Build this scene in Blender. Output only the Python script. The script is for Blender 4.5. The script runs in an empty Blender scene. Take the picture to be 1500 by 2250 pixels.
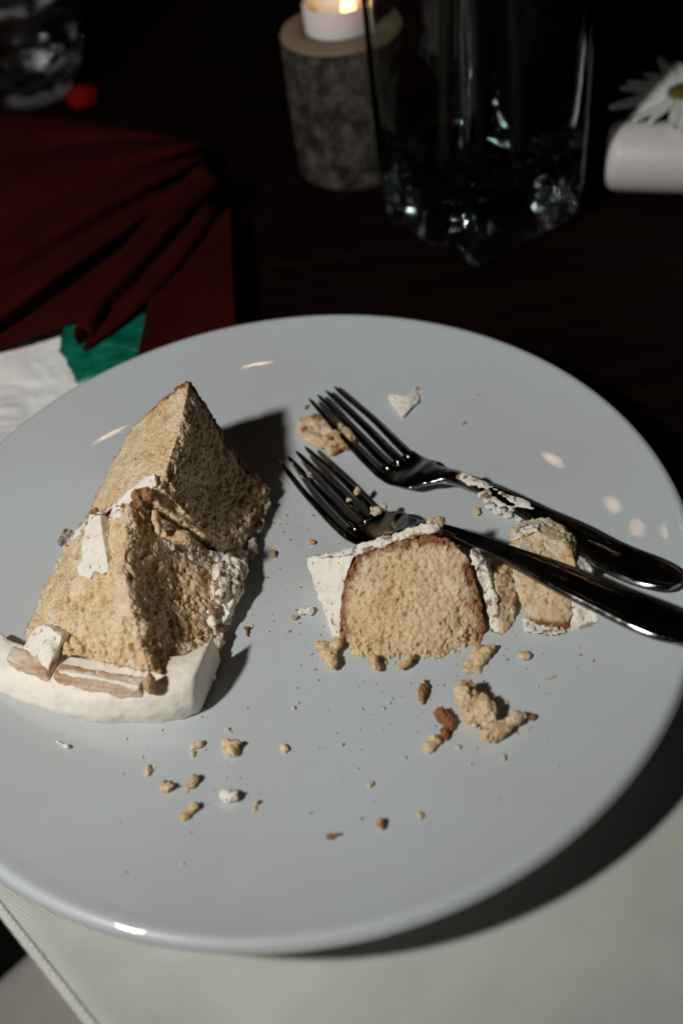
import bpy, bmesh, math, random
import numpy as np
from mathutils import Vector, Matrix
R = math.radians
rng = np.random.default_rng(7)
random.seed(7)
sc = bpy.context.scene
C = bpy.data.collections.new("table_scene"); sc.collection.children.link(C)

# ------------------------------------------------------------------ camera
EL, ROLL = 0.79876045, -0.15398786
CP = np.array([0.02120392, -0.25981114, 0.30783314]); FPX = 2400.0
_f = np.array([0, math.cos(EL), -math.sin(EL)]); _r = np.array([1.0, 0, 0]); _u = np.cross(_r, _f)
CR = _r*math.cos(ROLL) + _u*math.sin(ROLL); CU = -_r*math.sin(ROLL) + _u*math.cos(ROLL); CF = _f
cam = bpy.data.cameras.new("camera"); co = bpy.data.objects.new("camera", cam); C.objects.link(co)
m = Matrix(((CR[0], CU[0], -CF[0], CP[0]), (CR[1], CU[1], -CF[1], CP[1]), (CR[2], CU[2], -CF[2], CP[2]), (0, 0, 0, 1)))
co.matrix_world = m
cam.sensor_fit = 'VERTICAL'; cam.sensor_height = 36; cam.sensor_width = 24; cam.lens = FPX/2250*36
cam.clip_start = .01; cam.clip_end = 50
cam.dof.use_dof = True; cam.dof.focus_distance = .385; cam.dof.aperture_fstop = 5.6
sc.camera = co
sc.view_settings.view_transform = 'Standard'; sc.view_settings.look = 'None'
sc.view_settings.exposure = 0.0; sc.view_settings.gamma = 1
sc.render.engine = 'CYCLES'
sc.cycles.max_bounces = 10; sc.cycles.transmission_bounces = 10; sc.cycles.transparent_max_bounces = 12
sc.cycles.use_denoising = True; sc.cycles.sample_clamp_indirect = 60
w = bpy.data.worlds.new("World"); sc.world = w; w.use_nodes = True
w.node_tree.nodes['Background'].inputs[0].default_value = (1.0, .74, .55, 1)
w.node_tree.nodes['Background'].inputs[1].default_value = .0015

# flash mounted beside the lens (the camera is held upright, so the flash sits to its left)
FL = np.array([-.350, -.262, .530])
ld = bpy.data.lights.new("flash", 'SPOT'); lo = bpy.data.objects.new("flash", ld); C.objects.link(lo)
ld.energy = 13.4; ld.color = (1.0, .985, .95); ld.shadow_soft_size = .028; ld.spot_size = R(78); ld.spot_blend = .85
lo.location = FL; lo.rotation_euler = (Vector((-.02, .15, 0))-Vector(FL)).to_track_quat('-Z', 'Y').to_euler()

# ------------------------------------------------------------------ helpers
def pix(x, y, z=0.0):
    d = (x-750)/FPX*CR - (y-1125)/FPX*CU + CF
    return CP + d*((z-CP[2])/d[2])
PR = .14
def plate_z(r):
    r = min(abs(r), .1365)
    return .0075 + .0180*(r/.1365)**3.0
def onp(x, y, lift=0.0):
    z = .008
    for _ in range(12):
        p = pix(x, y, z+lift); z = plate_z(math.hypot(p[0], p[1]))
    return np.array([p[0], p[1], z+lift])
def tag(o, label=None, cat=None, group=None, kind=None):
    if label: o['label'] = label
    if cat: o['category'] = cat
    if group: o['group'] = group
    if kind: o['kind'] = kind
    return o
def empty(name, loc=(0, 0, 0)):
    o = bpy.data.objects.new(name, None); C.objects.link(o); o.location = Vector(loc); o.empty_display_size = .01
    return o
def put(name, me, mat, parent=None, smooth=True):
    """mesh in world coordinates -> object; origin at parent's (kept at world zero offset)"""
    o = bpy.data.objects.new(name, me); C.objects.link(o)
    if mat and not me.materials: me.materials.append(mat)
    if smooth: me.polygons.foreach_set('use_smooth', np.ones(len(me.polygons), bool))
    if parent is not None:
        o.parent = parent; o.matrix_parent_inverse = Matrix.Translation(parent.location).inverted()
    return o
def mesh(name, vs, fs):
    me = bpy.data.meshes.new(name); me.from_pydata([tuple(map(float, v)) for v in vs], [], [tuple(int(i) for i in f) for f in fs]); me.update()
    return me
def mverts(me):
    a = np.empty(len(me.vertices)*3, np.float32); me.vertices.foreach_get('co', a); return a.reshape(-1, 3).astype(float)
def mnorm(me):
    a = np.empty(len(me.vertices)*3, np.float32); me.vertex_normals.foreach_get('vector', a); return a.reshape(-1, 3).astype(float)
def fix_normals(me):
    bm = bmesh.new(); bm.from_mesh(me); bmesh.ops.recalc_face_normals(bm, faces=bm.faces); bm.to_mesh(me); bm.free()
def lathe(profile, n=64, center=(0, 0), z0=0, close=False):
    vs, fs = [], []; k = len(profile)
    for i in range(n):
        a = 2*math.pi*i/n
        for r, z in profile: vs.append((center[0]+r*math.cos(a), center[1]+r*math.sin(a), z0+z))
    for i in range(n):
        for j in range(k-1 if not close else k):
            fs.append((i*k+j, ((i+1) % n)*k+j, ((i+1) % n)*k+(j+1) % k, i*k+(j+1) % k))
    return vs, fs
def merge0(me, d=1e-6):
    bm = bmesh.new(); bm.from_mesh(me); bmesh.ops.remove_doubles(bm, verts=bm.verts, dist=d); bmesh.ops.recalc_face_normals(bm, faces=bm.faces); bm.to_mesh(me); bm.free(); return me

# --- vectorised noise
def _h(ix, iy, iz, s=0):
    n = (ix*374761393 + iy*668265263 + iz*2147483647 + s*974634777) & 0xffffffff
    n = ((n ^ (n >> 13))*1274126177) & 0xffffffff
    n = ((n ^ (n >> 16))*2246822519) & 0xffffffff
    return ((n ^ (n >> 15)) & 0xffffff)/float(0xffffff)
def vnoise(p, s=0):
    i = np.floor(p).astype(np.int64); f = p-i; f = f*f*f*(f*(f*6-15)+10); out = 0
    for dx in (0, 1):
        for dy in (0, 1):
            for dz in (0, 1):
                wgt = (f[:, 0] if dx else 1-f[:, 0])*(f[:, 1] if dy else 1-f[:, 1])*(f[:, 2] if dz else 1-f[:, 2])
                out = out + wgt*_h(i[:, 0]+dx, i[:, 1]+dy, i[:, 2]+dz, s)
    return out*2-1
def fbm(p, f, o=3, s=0, g=.55):
    a, t, n = 1., 0., 0
    for k in range(o):
        n = n + a*vnoise(p*f*(2.03**k)+k*17.3, s+k); t += a; a *= g
    return n/t
def worley(p, f, s=0):
    q = p*f; i = np.floor(q).astype(np.int64); best = np.full(len(p), 9.)
    for dx in (-1, 0, 1):
        for dy in (-1, 0, 1):
            for dz in (-1, 0, 1):
                c = i+np.array([dx, dy, dz])
                o = np.stack([_h(c[:, 0], c[:, 1], c[:, 2], s+t) for t in (1, 2, 3)], -1)
                best = np.minimum(best, ((c+o-q)**2).sum(1))
    return np.sqrt(best)
def sstep(x, a, b):
    t = np.clip((x-a)/(b-a), 0, 1); return t*t*(3-2*t)
def set_attr(me, name, vals):
    at = me.attributes.new(name, 'FLOAT', 'POINT'); at.data.foreach_set('value', np.ascontiguousarray(vals, dtype=np.float32))

# --- lumpy food body: closed shells (cm) + granules -> voxel remesh -> relief
_ico = None
def ico():
    global _ico
    if _ico is None:
        bm = bmesh.new(); bmesh.ops.create_icosphere(bm, subdivisions=1, radius=1)
        _ico = (np.array([v.co[:] for v in bm.verts]), [tuple(v.index for v in f.verts) for f in bm.faces]); bm.free()
    return _ico
def voxelise(vs, fs, vox, smooth=0):
    me = mesh('tmp', vs, fs)
    o = bpy.data.objects.new('tmp', me); sc.collection.objects.link(o)
    md = o.modifiers.new('r', 'REMESH'); md.mode = 'VOXEL'; md.voxel_size = vox
    if smooth: ms = o.modifiers.new('s', 'SMOOTH'); ms.factor = .5; ms.iterations = smooth
    dg = bpy.context.evaluated_depsgraph_get(); dg.update()
    out = bpy.data.meshes.new_from_object(o.evaluated_get(dg))
    bpy.data.objects.remove(o); bpy.data.meshes.remove(me)
    return out
def surf_samples(vs, fs, n):
    tri = []
    for f in fs:
        for k in range(1, len(f)-1): tri.append((f[0], f[k], f[k+1]))
    tri = np.array(tri); V = np.array(vs, float)
    a, b, c = V[tri[:, 0]], V[tri[:, 1]], V[tri[:, 2]]
    nn = np.cross(b-a, c-a); ar = np.linalg.norm(nn, axis=1)
    k = rng.choice(len(tri), n, p=ar/ar.sum()); u = rng.random((n, 2)); fl = u.sum(1) > 1; u[fl] = 1-u[fl]
    return a[k]+(b[k]-a[k])*u[:, :1]+(c[k]-a[k])*u[:, 1:]
BW = 1.0
def lumpy(name, shells, vox=.038, gran=(0, .04, .1), low=(.12, .9), pit=(.1, 2.2), fine=(.02, 9), seed=0, floor=None, smooth=0, torn=None):
    """shells: list of (verts in metres, faces). gran = count per cm2, min and max radius (cm)"""
    V, F = [], []
    for vs, fs in shells:
        b = len(V); V += [tuple(np.array(v)*100) for v in vs]; F += [tuple(i+b for i in f) for f in fs]
    if not smooth: smooth = 8 if gran[0] >= 40 else 0
    me = voxelise(V, F, max(vox, .03) if gran[0] else vox, smooth)
    # low frequency shape + pits
    co_ = mverts(me); n = mnorm(me)
    d = low[0]*fbm(co_, low[1], 3, seed)
    if pit[0]:
        wv = worley(co_ + .12*np.stack([vnoise(co_*6, seed+t) for t in (5, 6, 7)], -1), pit[1], seed)
        mask = sstep(fbm(co_, .8, 2, seed+9), -.25, .25)
        d = d - pit[0]*(1-sstep(wv, .12, .5))*(.35+.65*mask)
    tm = np.clip(torn(co_/100), 0, 1) if torn else 0*d
    if gran[0] >= 60:
        q_ = co_*np.array([1, .8, 1]) + .09*np.stack([vnoise(co_*7, seed+t) for t in (35, 36, 37)], -1)
        d = d - .16*(1-sstep(worley(q_, 2.5, seed+13), .07, .27)) - .10*(1-sstep(worley(q_, 4.8, seed+14), .10, .30))
    if torn:
        q_ = co_ + .25*np.stack([vnoise(co_*3, seed+t) for t in (25, 26, 27)], -1)
        d = d + tm*(.30*(.45-worley(q_, 2.3, seed+3)) - .16*(1-sstep(worley(q_, 3.1, seed+5), .1, .45)))
    co_ = co_ + n*d[:, None]
    if gran[0]:
        if torn: tm = np.clip(torn(co_/100), 0, 1)
        wq = co_ + .05*np.stack([vnoise(co_*14, seed+t) for t in (15, 16, 17)], -1)
        b1 = worley(wq, 6., seed+2); b2 = worley(wq, 11., seed+6); b3 = worley(wq, 21., seed+8)
        k_ = min(1., gran[2]/.04)*(1 if gran[0] >= 40 else .12)*(.5 if ('icing' in name or 'filling' in name) else 1)
        patch = .45+.8*sstep(fbm(co_, 1.3, 2, seed+77), -.4, .4)
        co_ = co_ + n*(k_*patch*(BW*(.034+.09*tm)*(.5-b1)*(.4+patch)+(.046+.03*tm)*(.5-b2)+.032*(.5-b3)))[:, None]
        fs = [tuple(p.vertices) for p in me.polygons]
        area = sum(p.area for p in me.polygons); N = int(area*gran[0])
        P = surf_samples(co_, fs, N)
        iv, if_ = ico()
        rad = gran[1]+(gran[2]-gran[1])*rng.random(N)**3.5
        clus = sstep(fbm(P, 1.6, 2, seed+31), -.5, .6); rad = rad*(.6+.7*clus)
        GV = np.empty((N, len(iv), 3))
        for i in range(len(iv)):
            GV[:, i, :] = iv[i]*rad[:, None]*(.35+1.15*rng.random((N, 1)))
        GV *= (.7+.6*rng.random((N, 1, 3)))
        GV += P[:, None, :]
        allv = np.concatenate([co_, GV.reshape(-1, 3)]); base = len(co_); k = len(iv)
        allf = fs + [tuple(base+g*k+i for i in f) for g in range(N) for f in if_]
        me2 = voxelise(allv, allf, vox); bpy.data.meshes.remove(me); me = me2
        co_ = mverts(me); n = mnorm(me)
    if fine[0]:
        co_ = co_ + n*(fine[0]*fbm(co_, fine[1], 2, seed+50))[:, None]
    if floor is not None:
        r = np.hypot(co_[:, 0], co_[:, 1])/100
        zf = 100*(.0075 + .0180*(np.minimum(r, .1365)/.1365)**3.0) + floor
        co_[:, 2] = np.maximum(co_[:, 2], zf)
    me.vertices.foreach_set('co', (co_/100).astype(np.float32).ravel()); me.update(); me.name = name
    return me
def prism(front, shift, taper=1.0):
    """closed prism from a polygon of 3D points, pushed by shift (metres)"""
    f = [np.array(p) for p in front]; c = sum(f)/len(f); n = len(f)
    b = [c+(p-c)*taper+np.array(shift) for p in f]
    fs = [tuple(range(n)), tuple(range(2*n-1, n-1, -1))] + [(i, i+n, (i+1) % n+n, (i+1) % n) for i in range(n)]
    return f+b, fs
def loft(rows, closed_ring=True):
    n = len(rows[0]); vs = [np.array(p, float) for r in rows for p in r]; fs = []
    for i in range(len(rows)-1):
        for j in range(n): fs.append((i*n+j, i*n+(j+1) % n, (i+1)*n+(j+1) % n, (i+1)*n+j))
    fs.append(tuple(range(n-1, -1, -1))); fs.append(tuple((len(rows)-1)*n+j for j in range(n)))
    return vs, fs

# ------------------------------------------------------------------ materials
def mat(name):
    m = bpy.data.materials.new(name); m.use_nodes = True; nt = m.node_tree
    return m, nt, nt.nodes['Principled BSDF']
def N(nt, t, **k):
    n = nt.nodes.new(t)
    for a, b in k.items():
        if a in n.inputs: n.inputs[a].default_value = b
        else: setattr(n, a, b)
    return n
def simple(name, col, rough=.5, **k):
    m, nt, b = mat(name); b.inputs['Base Color'].default_value = (*col, 1); b.inputs['Roughness'].default_value = rough
    for a, v in k.items(): b.inputs[a].default_value = v
    return m
def noisy(name, c1, c2, scale, rough=.6, bump=0, bscale=None, bdist=.0005, detail=4, stretch=None, **k):
    m, nt, b = mat(name); g = N(nt, 'ShaderNodeNewGeometry')
    src = g.outputs['Position']
    if stretch:
        mp = N(nt, 'ShaderNodeMapping'); mp.inputs['Scale'].default_value = stretch; nt.links.new(src, mp.inputs[0]); src = mp.outputs[0]
    no = N(nt, 'ShaderNodeTexNoise', Scale=scale, Detail=detail); nt.links.new(src, no.inputs['Vector'])
    cr = N(nt, 'ShaderNodeValToRGB'); cr.color_ramp.elements[0].position = .35; cr.color_ramp.elements[1].position = .68
    cr.color_ramp.elements[0].color = (*c1, 1); cr.color_ramp.elements[1].color = (*c2, 1)
    nt.links.new(no.outputs[0], cr.inputs[0]); nt.links.new(cr.outputs[0], b.inputs['Base Color'])
    b.inputs['Roughness'].default_value = rough
    if bump:
        n2 = N(nt, 'ShaderNodeTexNoise', Scale=bscale or scale, Detail=3); nt.links.new(src, n2.inputs['Vector'])
        bp = N(nt, 'ShaderNodeBump', Strength=bump, Distance=bdist); nt.links.new(n2.outputs[0], bp.inputs['Height']); nt.links.new(bp.outputs[0], b.inputs['Normal'])
    for a, v in k.items(): b.inputs[a].default_value = v
    return m
def food(name, base1, base2, crust, sss=.75, cream=(.8, .73, .62), fine=(.80, 1.1), sc=.0024):
    """crumb: attribute 'crust' turns it to baked brown, 'cream' to icing smear"""
    m, nt, b = mat(name); g = N(nt, 'ShaderNodeNewGeometry')
    no = N(nt, 'ShaderNodeTexNoise', Scale=140, Detail=5, Roughness=.6); nt.links.new(g.outputs['Position'], no.inputs['Vector'])
    cr = N(nt, 'ShaderNodeValToRGB'); cr.color_ramp.elements[0].position = .30; cr.color_ramp.elements[1].position = .62
    cr.color_ramp.elements[0].color = (*base1, 1); cr.color_ramp.elements[1].color = (*base2, 1); nt.links.new(no.outputs[0], cr.inputs[0])
    n3 = N(nt, 'ShaderNodeTexNoise', Scale=900, Detail=3); nt.links.new(g.outputs['Position'], n3.inputs['Vector'])
    c2 = N(nt, 'ShaderNodeValToRGB'); c2.color_ramp.elements[0].position = .3; c2.color_ramp.elements[1].position = .8
    c2.color_ramp.elements[0].color = tuple(x*.3 for x in crust)+(1,); c2.color_ramp.elements[1].color = (*crust, 1); nt.links.new(n3.outputs[0], c2.inputs[0])
    a1 = N(nt, 'ShaderNodeAttribute', attribute_name='crust'); a2 = N(nt, 'ShaderNodeAttribute', attribute_name='cream')
    fv = N(nt, 'ShaderNodeMapRange'); fv.inputs[1].default_value = .3; fv.inputs[2].default_value = .7; fv.inputs[3].default_value = fine[0]; fv.inputs[4].default_value = fine[1]; nt.links.new(n3.outputs[0], fv.inputs[0])
    fm_ = N(nt, 'ShaderNodeMix', data_type='RGBA', blend_type='MULTIPLY'); fm_.inputs[0].default_value = 1; nt.links.new(cr.outputs[0], fm_.inputs[6]); nt.links.new(fv.outputs[0], fm_.inputs[7])
    na_ = N(nt, 'ShaderNodeTexNoise', Scale=48, Detail=4, Roughness=.6); nt.links.new(g.outputs['Position'], na_.inputs['Vector'])
    ra = N(nt, 'ShaderNodeMapRange'); ra.inputs[1].default_value = .50; ra.inputs[2].default_value = .68; ra.inputs[3].default_value = 0; ra.inputs[4].default_value = .7 if sss > .5 else .12; nt.links.new(na_.outputs[0], ra.inputs[0])
    fa_ = N(nt, 'ShaderNodeMix', data_type='RGBA', blend_type='MULTIPLY'); fa_.inputs[7].default_value = (.88, .68, .42, 1); nt.links.new(ra.outputs[0], fa_.inputs[0]); nt.links.new(fm_.outputs[2], fa_.inputs[6])
    mx = N(nt, 'ShaderNodeMix', data_type='RGBA'); nt.links.new(a1.outputs['Fac'], mx.inputs[0]); nt.links.new(fa_.outputs[2], mx.inputs[6]); nt.links.new(c2.outputs[0], mx.inputs[7])
    my = N(nt, 'ShaderNodeMix', data_type='RGBA'); my.inputs[7].default_value = (*cream, 1); nt.links.new(a2.outputs['Fac'], my.inputs[0]); nt.links.new(mx.outputs[2], my.inputs[6])
    nt.links.new(my.outputs[2], b.inputs['Base Color'])
    b.inputs['Roughness'].default_value = .62; b.inputs['Specular IOR Level'].default_value = .35
    b.inputs['Subsurface Weight'].default_value = sss; b.inputs['Subsurface Radius'].default_value = (1, .6, .3); b.inputs['Subsurface Scale'].default_value = sc
    bp = N(nt, 'ShaderNodeBump', Strength=.4 if sss > .5 else .15, Distance=.0003); nt.links.new(n3.outputs[0], bp.inputs['Height']); nt.links.new(bp.outputs[0], b.inputs['Normal'])
    return m
M_crumb = food('sponge_crumb', (.66, .465, .262), (.815, .65, .43), (.45, .165, .042))
M_icing = noisy('white_icing', (.78, .71, .62), (.86, .80, .72), 180, .5, .25, 700, .0003, **{'Subsurface Weight': .2, 'Subsurface Scale': .001})
def icing_attr():
    m = food('icing_with_crumb', (.88, .81, .70), (.91, .86, .77), (.42, .19, .08), .35, fine=(.96, 1.02), sc=.0012); return m
M_ice2 = icing_attr()
M_plate, nt, b = mat('glazed_porcelain')
b.inputs['Base Color'].default_value = (.60, .64, .66, 1); b.inputs['Roughness'].default_value = .32; b.inputs['Specular IOR Level'].default_value = .3
b.inputs['Coat Weight'].default_value = 1; b.inputs['Coat Roughness'].default_value = .035
g = N(nt, 'ShaderNodeNewGeometry'); n1 = N(nt, 'ShaderNodeTexNoise', Scale=16, Detail=4, Roughness=.6); nt.links.new(g.outputs['Position'], n1.inputs['Vector'])
mp = N(nt, 'ShaderNodeMapping'); mp.inputs['Rotation'].default_value = (0, 0, .5); mp.inputs['Scale'].default_value = (14, 70, 1); nt.links.new(g.outputs['Position'], mp.inputs[0])
n2 = N(nt, 'ShaderNodeTexNoise', Scale=1, Detail=3); nt.links.new(mp.outputs[0], n2.inputs['Vector'])
ad = N(nt, 'ShaderNodeMath', operation='MULTIPLY'); nt.links.new(n1.outputs[0], ad.inputs[0]); nt.links.new(n2.outputs[0], ad.inputs[1])
cr = N(nt, 'ShaderNodeMapRange'); cr.inputs[1].default_value = .12; cr.inputs[2].default_value = .42; cr.inputs[3].default_value = .02; cr.inputs[4].default_value = .035
nt.links.new(ad.outputs[0], cr.inputs[0]); nt.links.new(cr.outputs[0], b.inputs['Coat Roughness'])
nb = N(nt, 'ShaderNodeTexNoise', Scale=9, Detail=5, Roughness=.65); nt.links.new(g.outputs['Position'], nb.inputs['Vector'])
cb = N(nt, 'ShaderNodeValToRGB'); cb.color_ramp.elements[0].position = .35; cb.color_ramp.elements[1].position = .65
cb.color_ramp.elements[0].color = (.56, .575, .58, 1); cb.color_ramp.elements[1].color = (.575, .63, .655, 1); nt.links.new(nb.outputs[0], cb.inputs[0]); nt.links.new(cb.outputs[0], b.inputs['Base Color'])
M_metal, nt, b = mat('polished_steel'); b.inputs['Metallic'].default_value = 1; b.inputs['Base Color'].default_value = (.31, .305, .30, 1)
g = N(nt, 'ShaderNodeNewGeometry'); n1 = N(nt, 'ShaderNodeTexNoise', Scale=160, Detail=5, Roughness=.7); nt.links.new(g.outputs['Position'], n1.inputs['Vector'])
cr = N(nt, 'ShaderNodeMapRange'); cr.inputs[1].default_value = .4; cr.inputs[2].default_value = .7; cr.inputs[3].default_value = .09; cr.inputs[4].default_value = .26
nt.links.new(n1.outputs[0], cr.inputs[0]); nt.links.new(cr.outputs[0], b.inputs['Roughness'])
bp = N(nt, 'ShaderNodeBump', Strength=.06, Distance=.0004); nt.links.new(n1.outputs[0], bp.inputs['Height']); nt.links.new(bp.outputs[0], b.inputs['Normal'])

# woven linen
M_linen, nt, b = mat('woven_linen')
g = N(nt, 'ShaderNodeNewGeometry'); mp = N(nt, 'ShaderNodeMapping'); mp.inputs['Rotation'].default_value = (0, 0, R(38)); nt.links.new(g.outputs['Position'], mp.inputs[0])
nn = N(nt, 'ShaderNodeTexNoise', Scale=60, Detail=2); nt.links.new(g.outputs['Position'], nn.inputs['Vector'])
w1 = N(nt, 'ShaderNodeTexWave', wave_type='BANDS', bands_direction='X', Scale=330, Distortion=1.2); w2 = N(nt, 'ShaderNodeTexWave', wave_type='BANDS', bands_direction='Y', Scale=300, Distortion=1.2)
for q in (w1, w2):
    q.inputs['Detail Scale'].default_value = .3; nt.links.new(mp.outputs[0], q.inputs['Vector'])
mu = N(nt, 'ShaderNodeMath', operation='MULTIPLY'); nt.links.new(w1.outputs['Fac'], mu.inputs[0]); nt.links.new(w2.outputs['Fac'], mu.inputs[1])
cr = N(nt, 'ShaderNodeValToRGB'); cr.color_ramp.elements[0].color = (.44, .44, .40, 1); cr.color_ramp.elements[1].color = (.93, .93, .88, 1); nt.links.new(mu.outputs[0], cr.inputs[0])
mv = N(nt, 'ShaderNodeMapRange'); mv.inputs[1].default_value = .3; mv.inputs[2].default_value = .7; mv.inputs[3].default_value = .92; mv.inputs[4].default_value = 1.04; nt.links.new(nn.outputs[0], mv.inputs[0])
mm = N(nt, 'ShaderNodeMix', data_type='RGBA', blend_type='MULTIPLY'); mm.inputs[0].default_value = 1; nt.links.new(cr.outputs[0], mm.inputs[6]); nt.links.new(mv.outputs[0], mm.inputs[7])
nt.links.new(mm.outputs[2], b.inputs['Base Color']); b.inputs['Roughness'].default_value = .8; b.inputs['Sheen Weight'].default_value = .15
bp = N(nt, 'ShaderNodeBump', Strength=.5, Distance=.0003); nt.links.new(mu.outputs[0], bp.inputs['Height']); nt.links.new(bp.outputs[0], b.inputs['Normal'])

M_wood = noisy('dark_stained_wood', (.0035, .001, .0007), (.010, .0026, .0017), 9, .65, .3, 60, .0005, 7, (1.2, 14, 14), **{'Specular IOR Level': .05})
M_napkin = noisy('burgundy_cloth', (.028, .0022, .0011), (.041, .0036, .0017), 40, .9, .35, 1400, .0002, **{'Specular IOR Level': .08})
M_paper = noisy('white_tissue', (.80, .785, .75), (.86, .85, .82), 60, .8, .6, 130, .0012)
M_green = noisy('green_foil_paper', (.0, .085, .05), (.004, .20, .125), 90, .38, .7, 220, .001)
M_wax = simple('white_wax', (.74, .69, .70), .45, **{'Subsurface Weight': .4, 'Subsurface Scale': .004})
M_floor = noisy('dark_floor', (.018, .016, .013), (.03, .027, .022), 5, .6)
M_glass = simple('clear_glass', (.97, .99, .985), .0, **{'Transmission Weight': 1, 'IOR': 1.5})
nt = M_glass.node_tree; g = N(nt, 'ShaderNodeNewGeometry'); n1 = N(nt, 'ShaderNodeTexNoise', Scale=60, Detail=1); nt.links.new(g.outputs['Position'], n1.inputs['Vector'])
bp = N(nt, 'ShaderNodeBump', Strength=.9, Distance=.0028); nt.links.new(n1.outputs[0], bp.inputs['Height']); nt.links.new(bp.outputs[0], nt.nodes['Principled BSDF'].inputs['Normal'])
n2 = N(nt, 'ShaderNodeTexNoise', Scale=70, Detail=1); nt.links.new(g.outputs['Position'], n2.inputs['Vector'])
mr = N(nt, 'ShaderNodeMapRange'); mr.inputs[1].default_value = .52; mr.inputs[2].default_value = .62; mr.inputs[3].default_value = 0; mr.inputs[4].default_value = .10; nt.links.new(n2.outputs[0], mr.inputs[0]); nt.links.new(mr.outputs[0], nt.nodes['Principled BSDF'].inputs['Roughness'])
M_glassg, nt, b = mat('greenish_glass'); b.inputs['Base Color'].default_value = (.84, .95, .92, 1); b.inputs['Roughness'].default_value = .0; b.inputs['Transmission Weight'].default_value = 1; b.inputs['IOR'].default_value = 1.52
g = N(nt, 'ShaderNodeNewGeometry'); sx = N(nt, 'ShaderNodeSeparateXYZ'); nt.links.new(g.outputs['Position'], sx.inputs[0])
n1 = N(nt, 'ShaderNodeTexNoise', Scale=55, Detail=1); nt.links.new(g.outputs['Position'], n1.inputs['Vector'])
mr = N(nt, 'ShaderNodeMapRange'); mr.inputs[1].default_value = .03; mr.inputs[2].default_value = .055; mr.inputs[3].default_value = 1; mr.inputs[4].default_value = 0.05; nt.links.new(sx.outputs[2], mr.inputs[0])
bp = N(nt, 'ShaderNodeBump', Distance=.004); nt.links.new(mr.outputs[0], bp.inputs['Strength']); nt.links.new(n1.outputs[0], bp.inputs['Height']); nt.links.new(bp.outputs[0], b.inputs['Normal'])

# ------------------------------------------------------------------ setting
h1, h2 = pix(0, 2008, .0), pix(190, 2250, .0)           # hem line of the cloth
hd = (h2-h1); hd[2] = 0; hd /= np.linalg.norm(hd); hn = np.array([-hd[1], hd[0], 0]);
if hn[0] < 0: hn = -hn                                         # points over the table
def hem_x(y, off): # x where the line (hem + off*hn) has this y
    q = h1+hn*off; t = (y-q[1])/hd[1]; return q[0]+hd[0]*t
tb = empty('wooden_table', (0.1, .3, -.004)); tag(tb, 'dark red-brown plank tabletop under the vase and candle', 'table')
y = -.60
k = 0
while y < 1.0:
    wd = .118; y0, y1 = y+.0003, y+wd-.0003
    x00, x01 = hem_x(y0, .012), hem_x(y1, .012)
    if y0 > .06: x00 = x01 = -.75
    elif y1 > .06: x01 = -.75
    x1_ = 1.0; T, Bz, c = -.0045+random.uniform(-.0002, .0002), -.03, .0006
    vs = [(x00, y0, Bz), (x1_, y0, Bz), (x1_, y1, Bz), (x01, y1, Bz), (x00, y0, T-c), (x1_, y0, T-c), (x1_, y1, T-c), (x01, y1, T-c),
          (x00+c, y0+c, T), (x1_, y0+c, T), (x1_, y1-c, T), (x01+c, y1-c, T)]
    if x00 > x1_-.02 or x01 > x1_-.02: y += wd; continue
    fs = [(0, 3, 2, 1), (0, 1, 5, 4), (1, 2, 6, 5), (2, 3, 7, 6), (3, 0, 4, 7), (4, 5, 9, 8), (5, 6, 10, 9), (6, 7, 11, 10), (7, 4, 8, 11), (8, 9, 10, 11)]
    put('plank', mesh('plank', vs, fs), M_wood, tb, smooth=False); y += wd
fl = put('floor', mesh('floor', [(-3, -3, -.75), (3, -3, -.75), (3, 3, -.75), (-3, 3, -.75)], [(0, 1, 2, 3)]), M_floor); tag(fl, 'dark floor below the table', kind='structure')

# tablecloth: sheet that turns down over the table edge near its hem
vs, fs = [], []
a_ = np.concatenate([np.linspace(0, .06, 34), np.linspace(.07, .75, 40)]); nb = 90
for ai in a_:
    for j in range(nb):
        s = -.12+j*(.80/(nb-1))
        p = h1+hd*s+hn*ai
        z = -.0032+.0052*max(0, 1-ai/.030)**1.8-.0012*max(0, 1-ai/.006) + .00045*vnoise(np.array([[ai*26, s*18, .3]]))[0]*min(1, ai/.05) + .0011*vnoise(np.array([[ai*30, s*9, 2.3]]))[0]*max(0, 1-ai/.05)
        vs.append([p[0], p[1], z])
vs = np.array(vs); keep = vs[:, 1] < .0
for i in range(len(a_)-1):
    for j in range(nb-1):
        q = (i*nb+j, i*nb+j+1, (i+1)*nb+j+1, (i+1)*nb+j)
        if all(keep[t] for t in q): fs.append(q)
me = mesh('tablecloth', vs, fs)
bm = bmesh.new(); bm.from_mesh(me); bmesh.ops.delete(bm, geom=[v for v in bm.verts if not v.link_faces], context='VERTS')
bmesh.ops.recalc_face_normals(bm, faces=bm.faces)
if sum(f.normal.z for f in bm.faces) < 0: bmesh.ops.reverse_faces(bm, faces=bm.faces)
bm.to_mesh(me); bm.free()
cl = empty('tablecloth', (h1[0]+.05, h1[1], 0)); tag(cl, 'white woven linen cloth with a stitched hem under the plate', 'tablecloth')
sheet = put('cloth_sheet', me, M_linen, cl); md = sheet.modifiers.new('t', 'SOLIDIFY'); md.thickness = .0009; md.offset = -1
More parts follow.
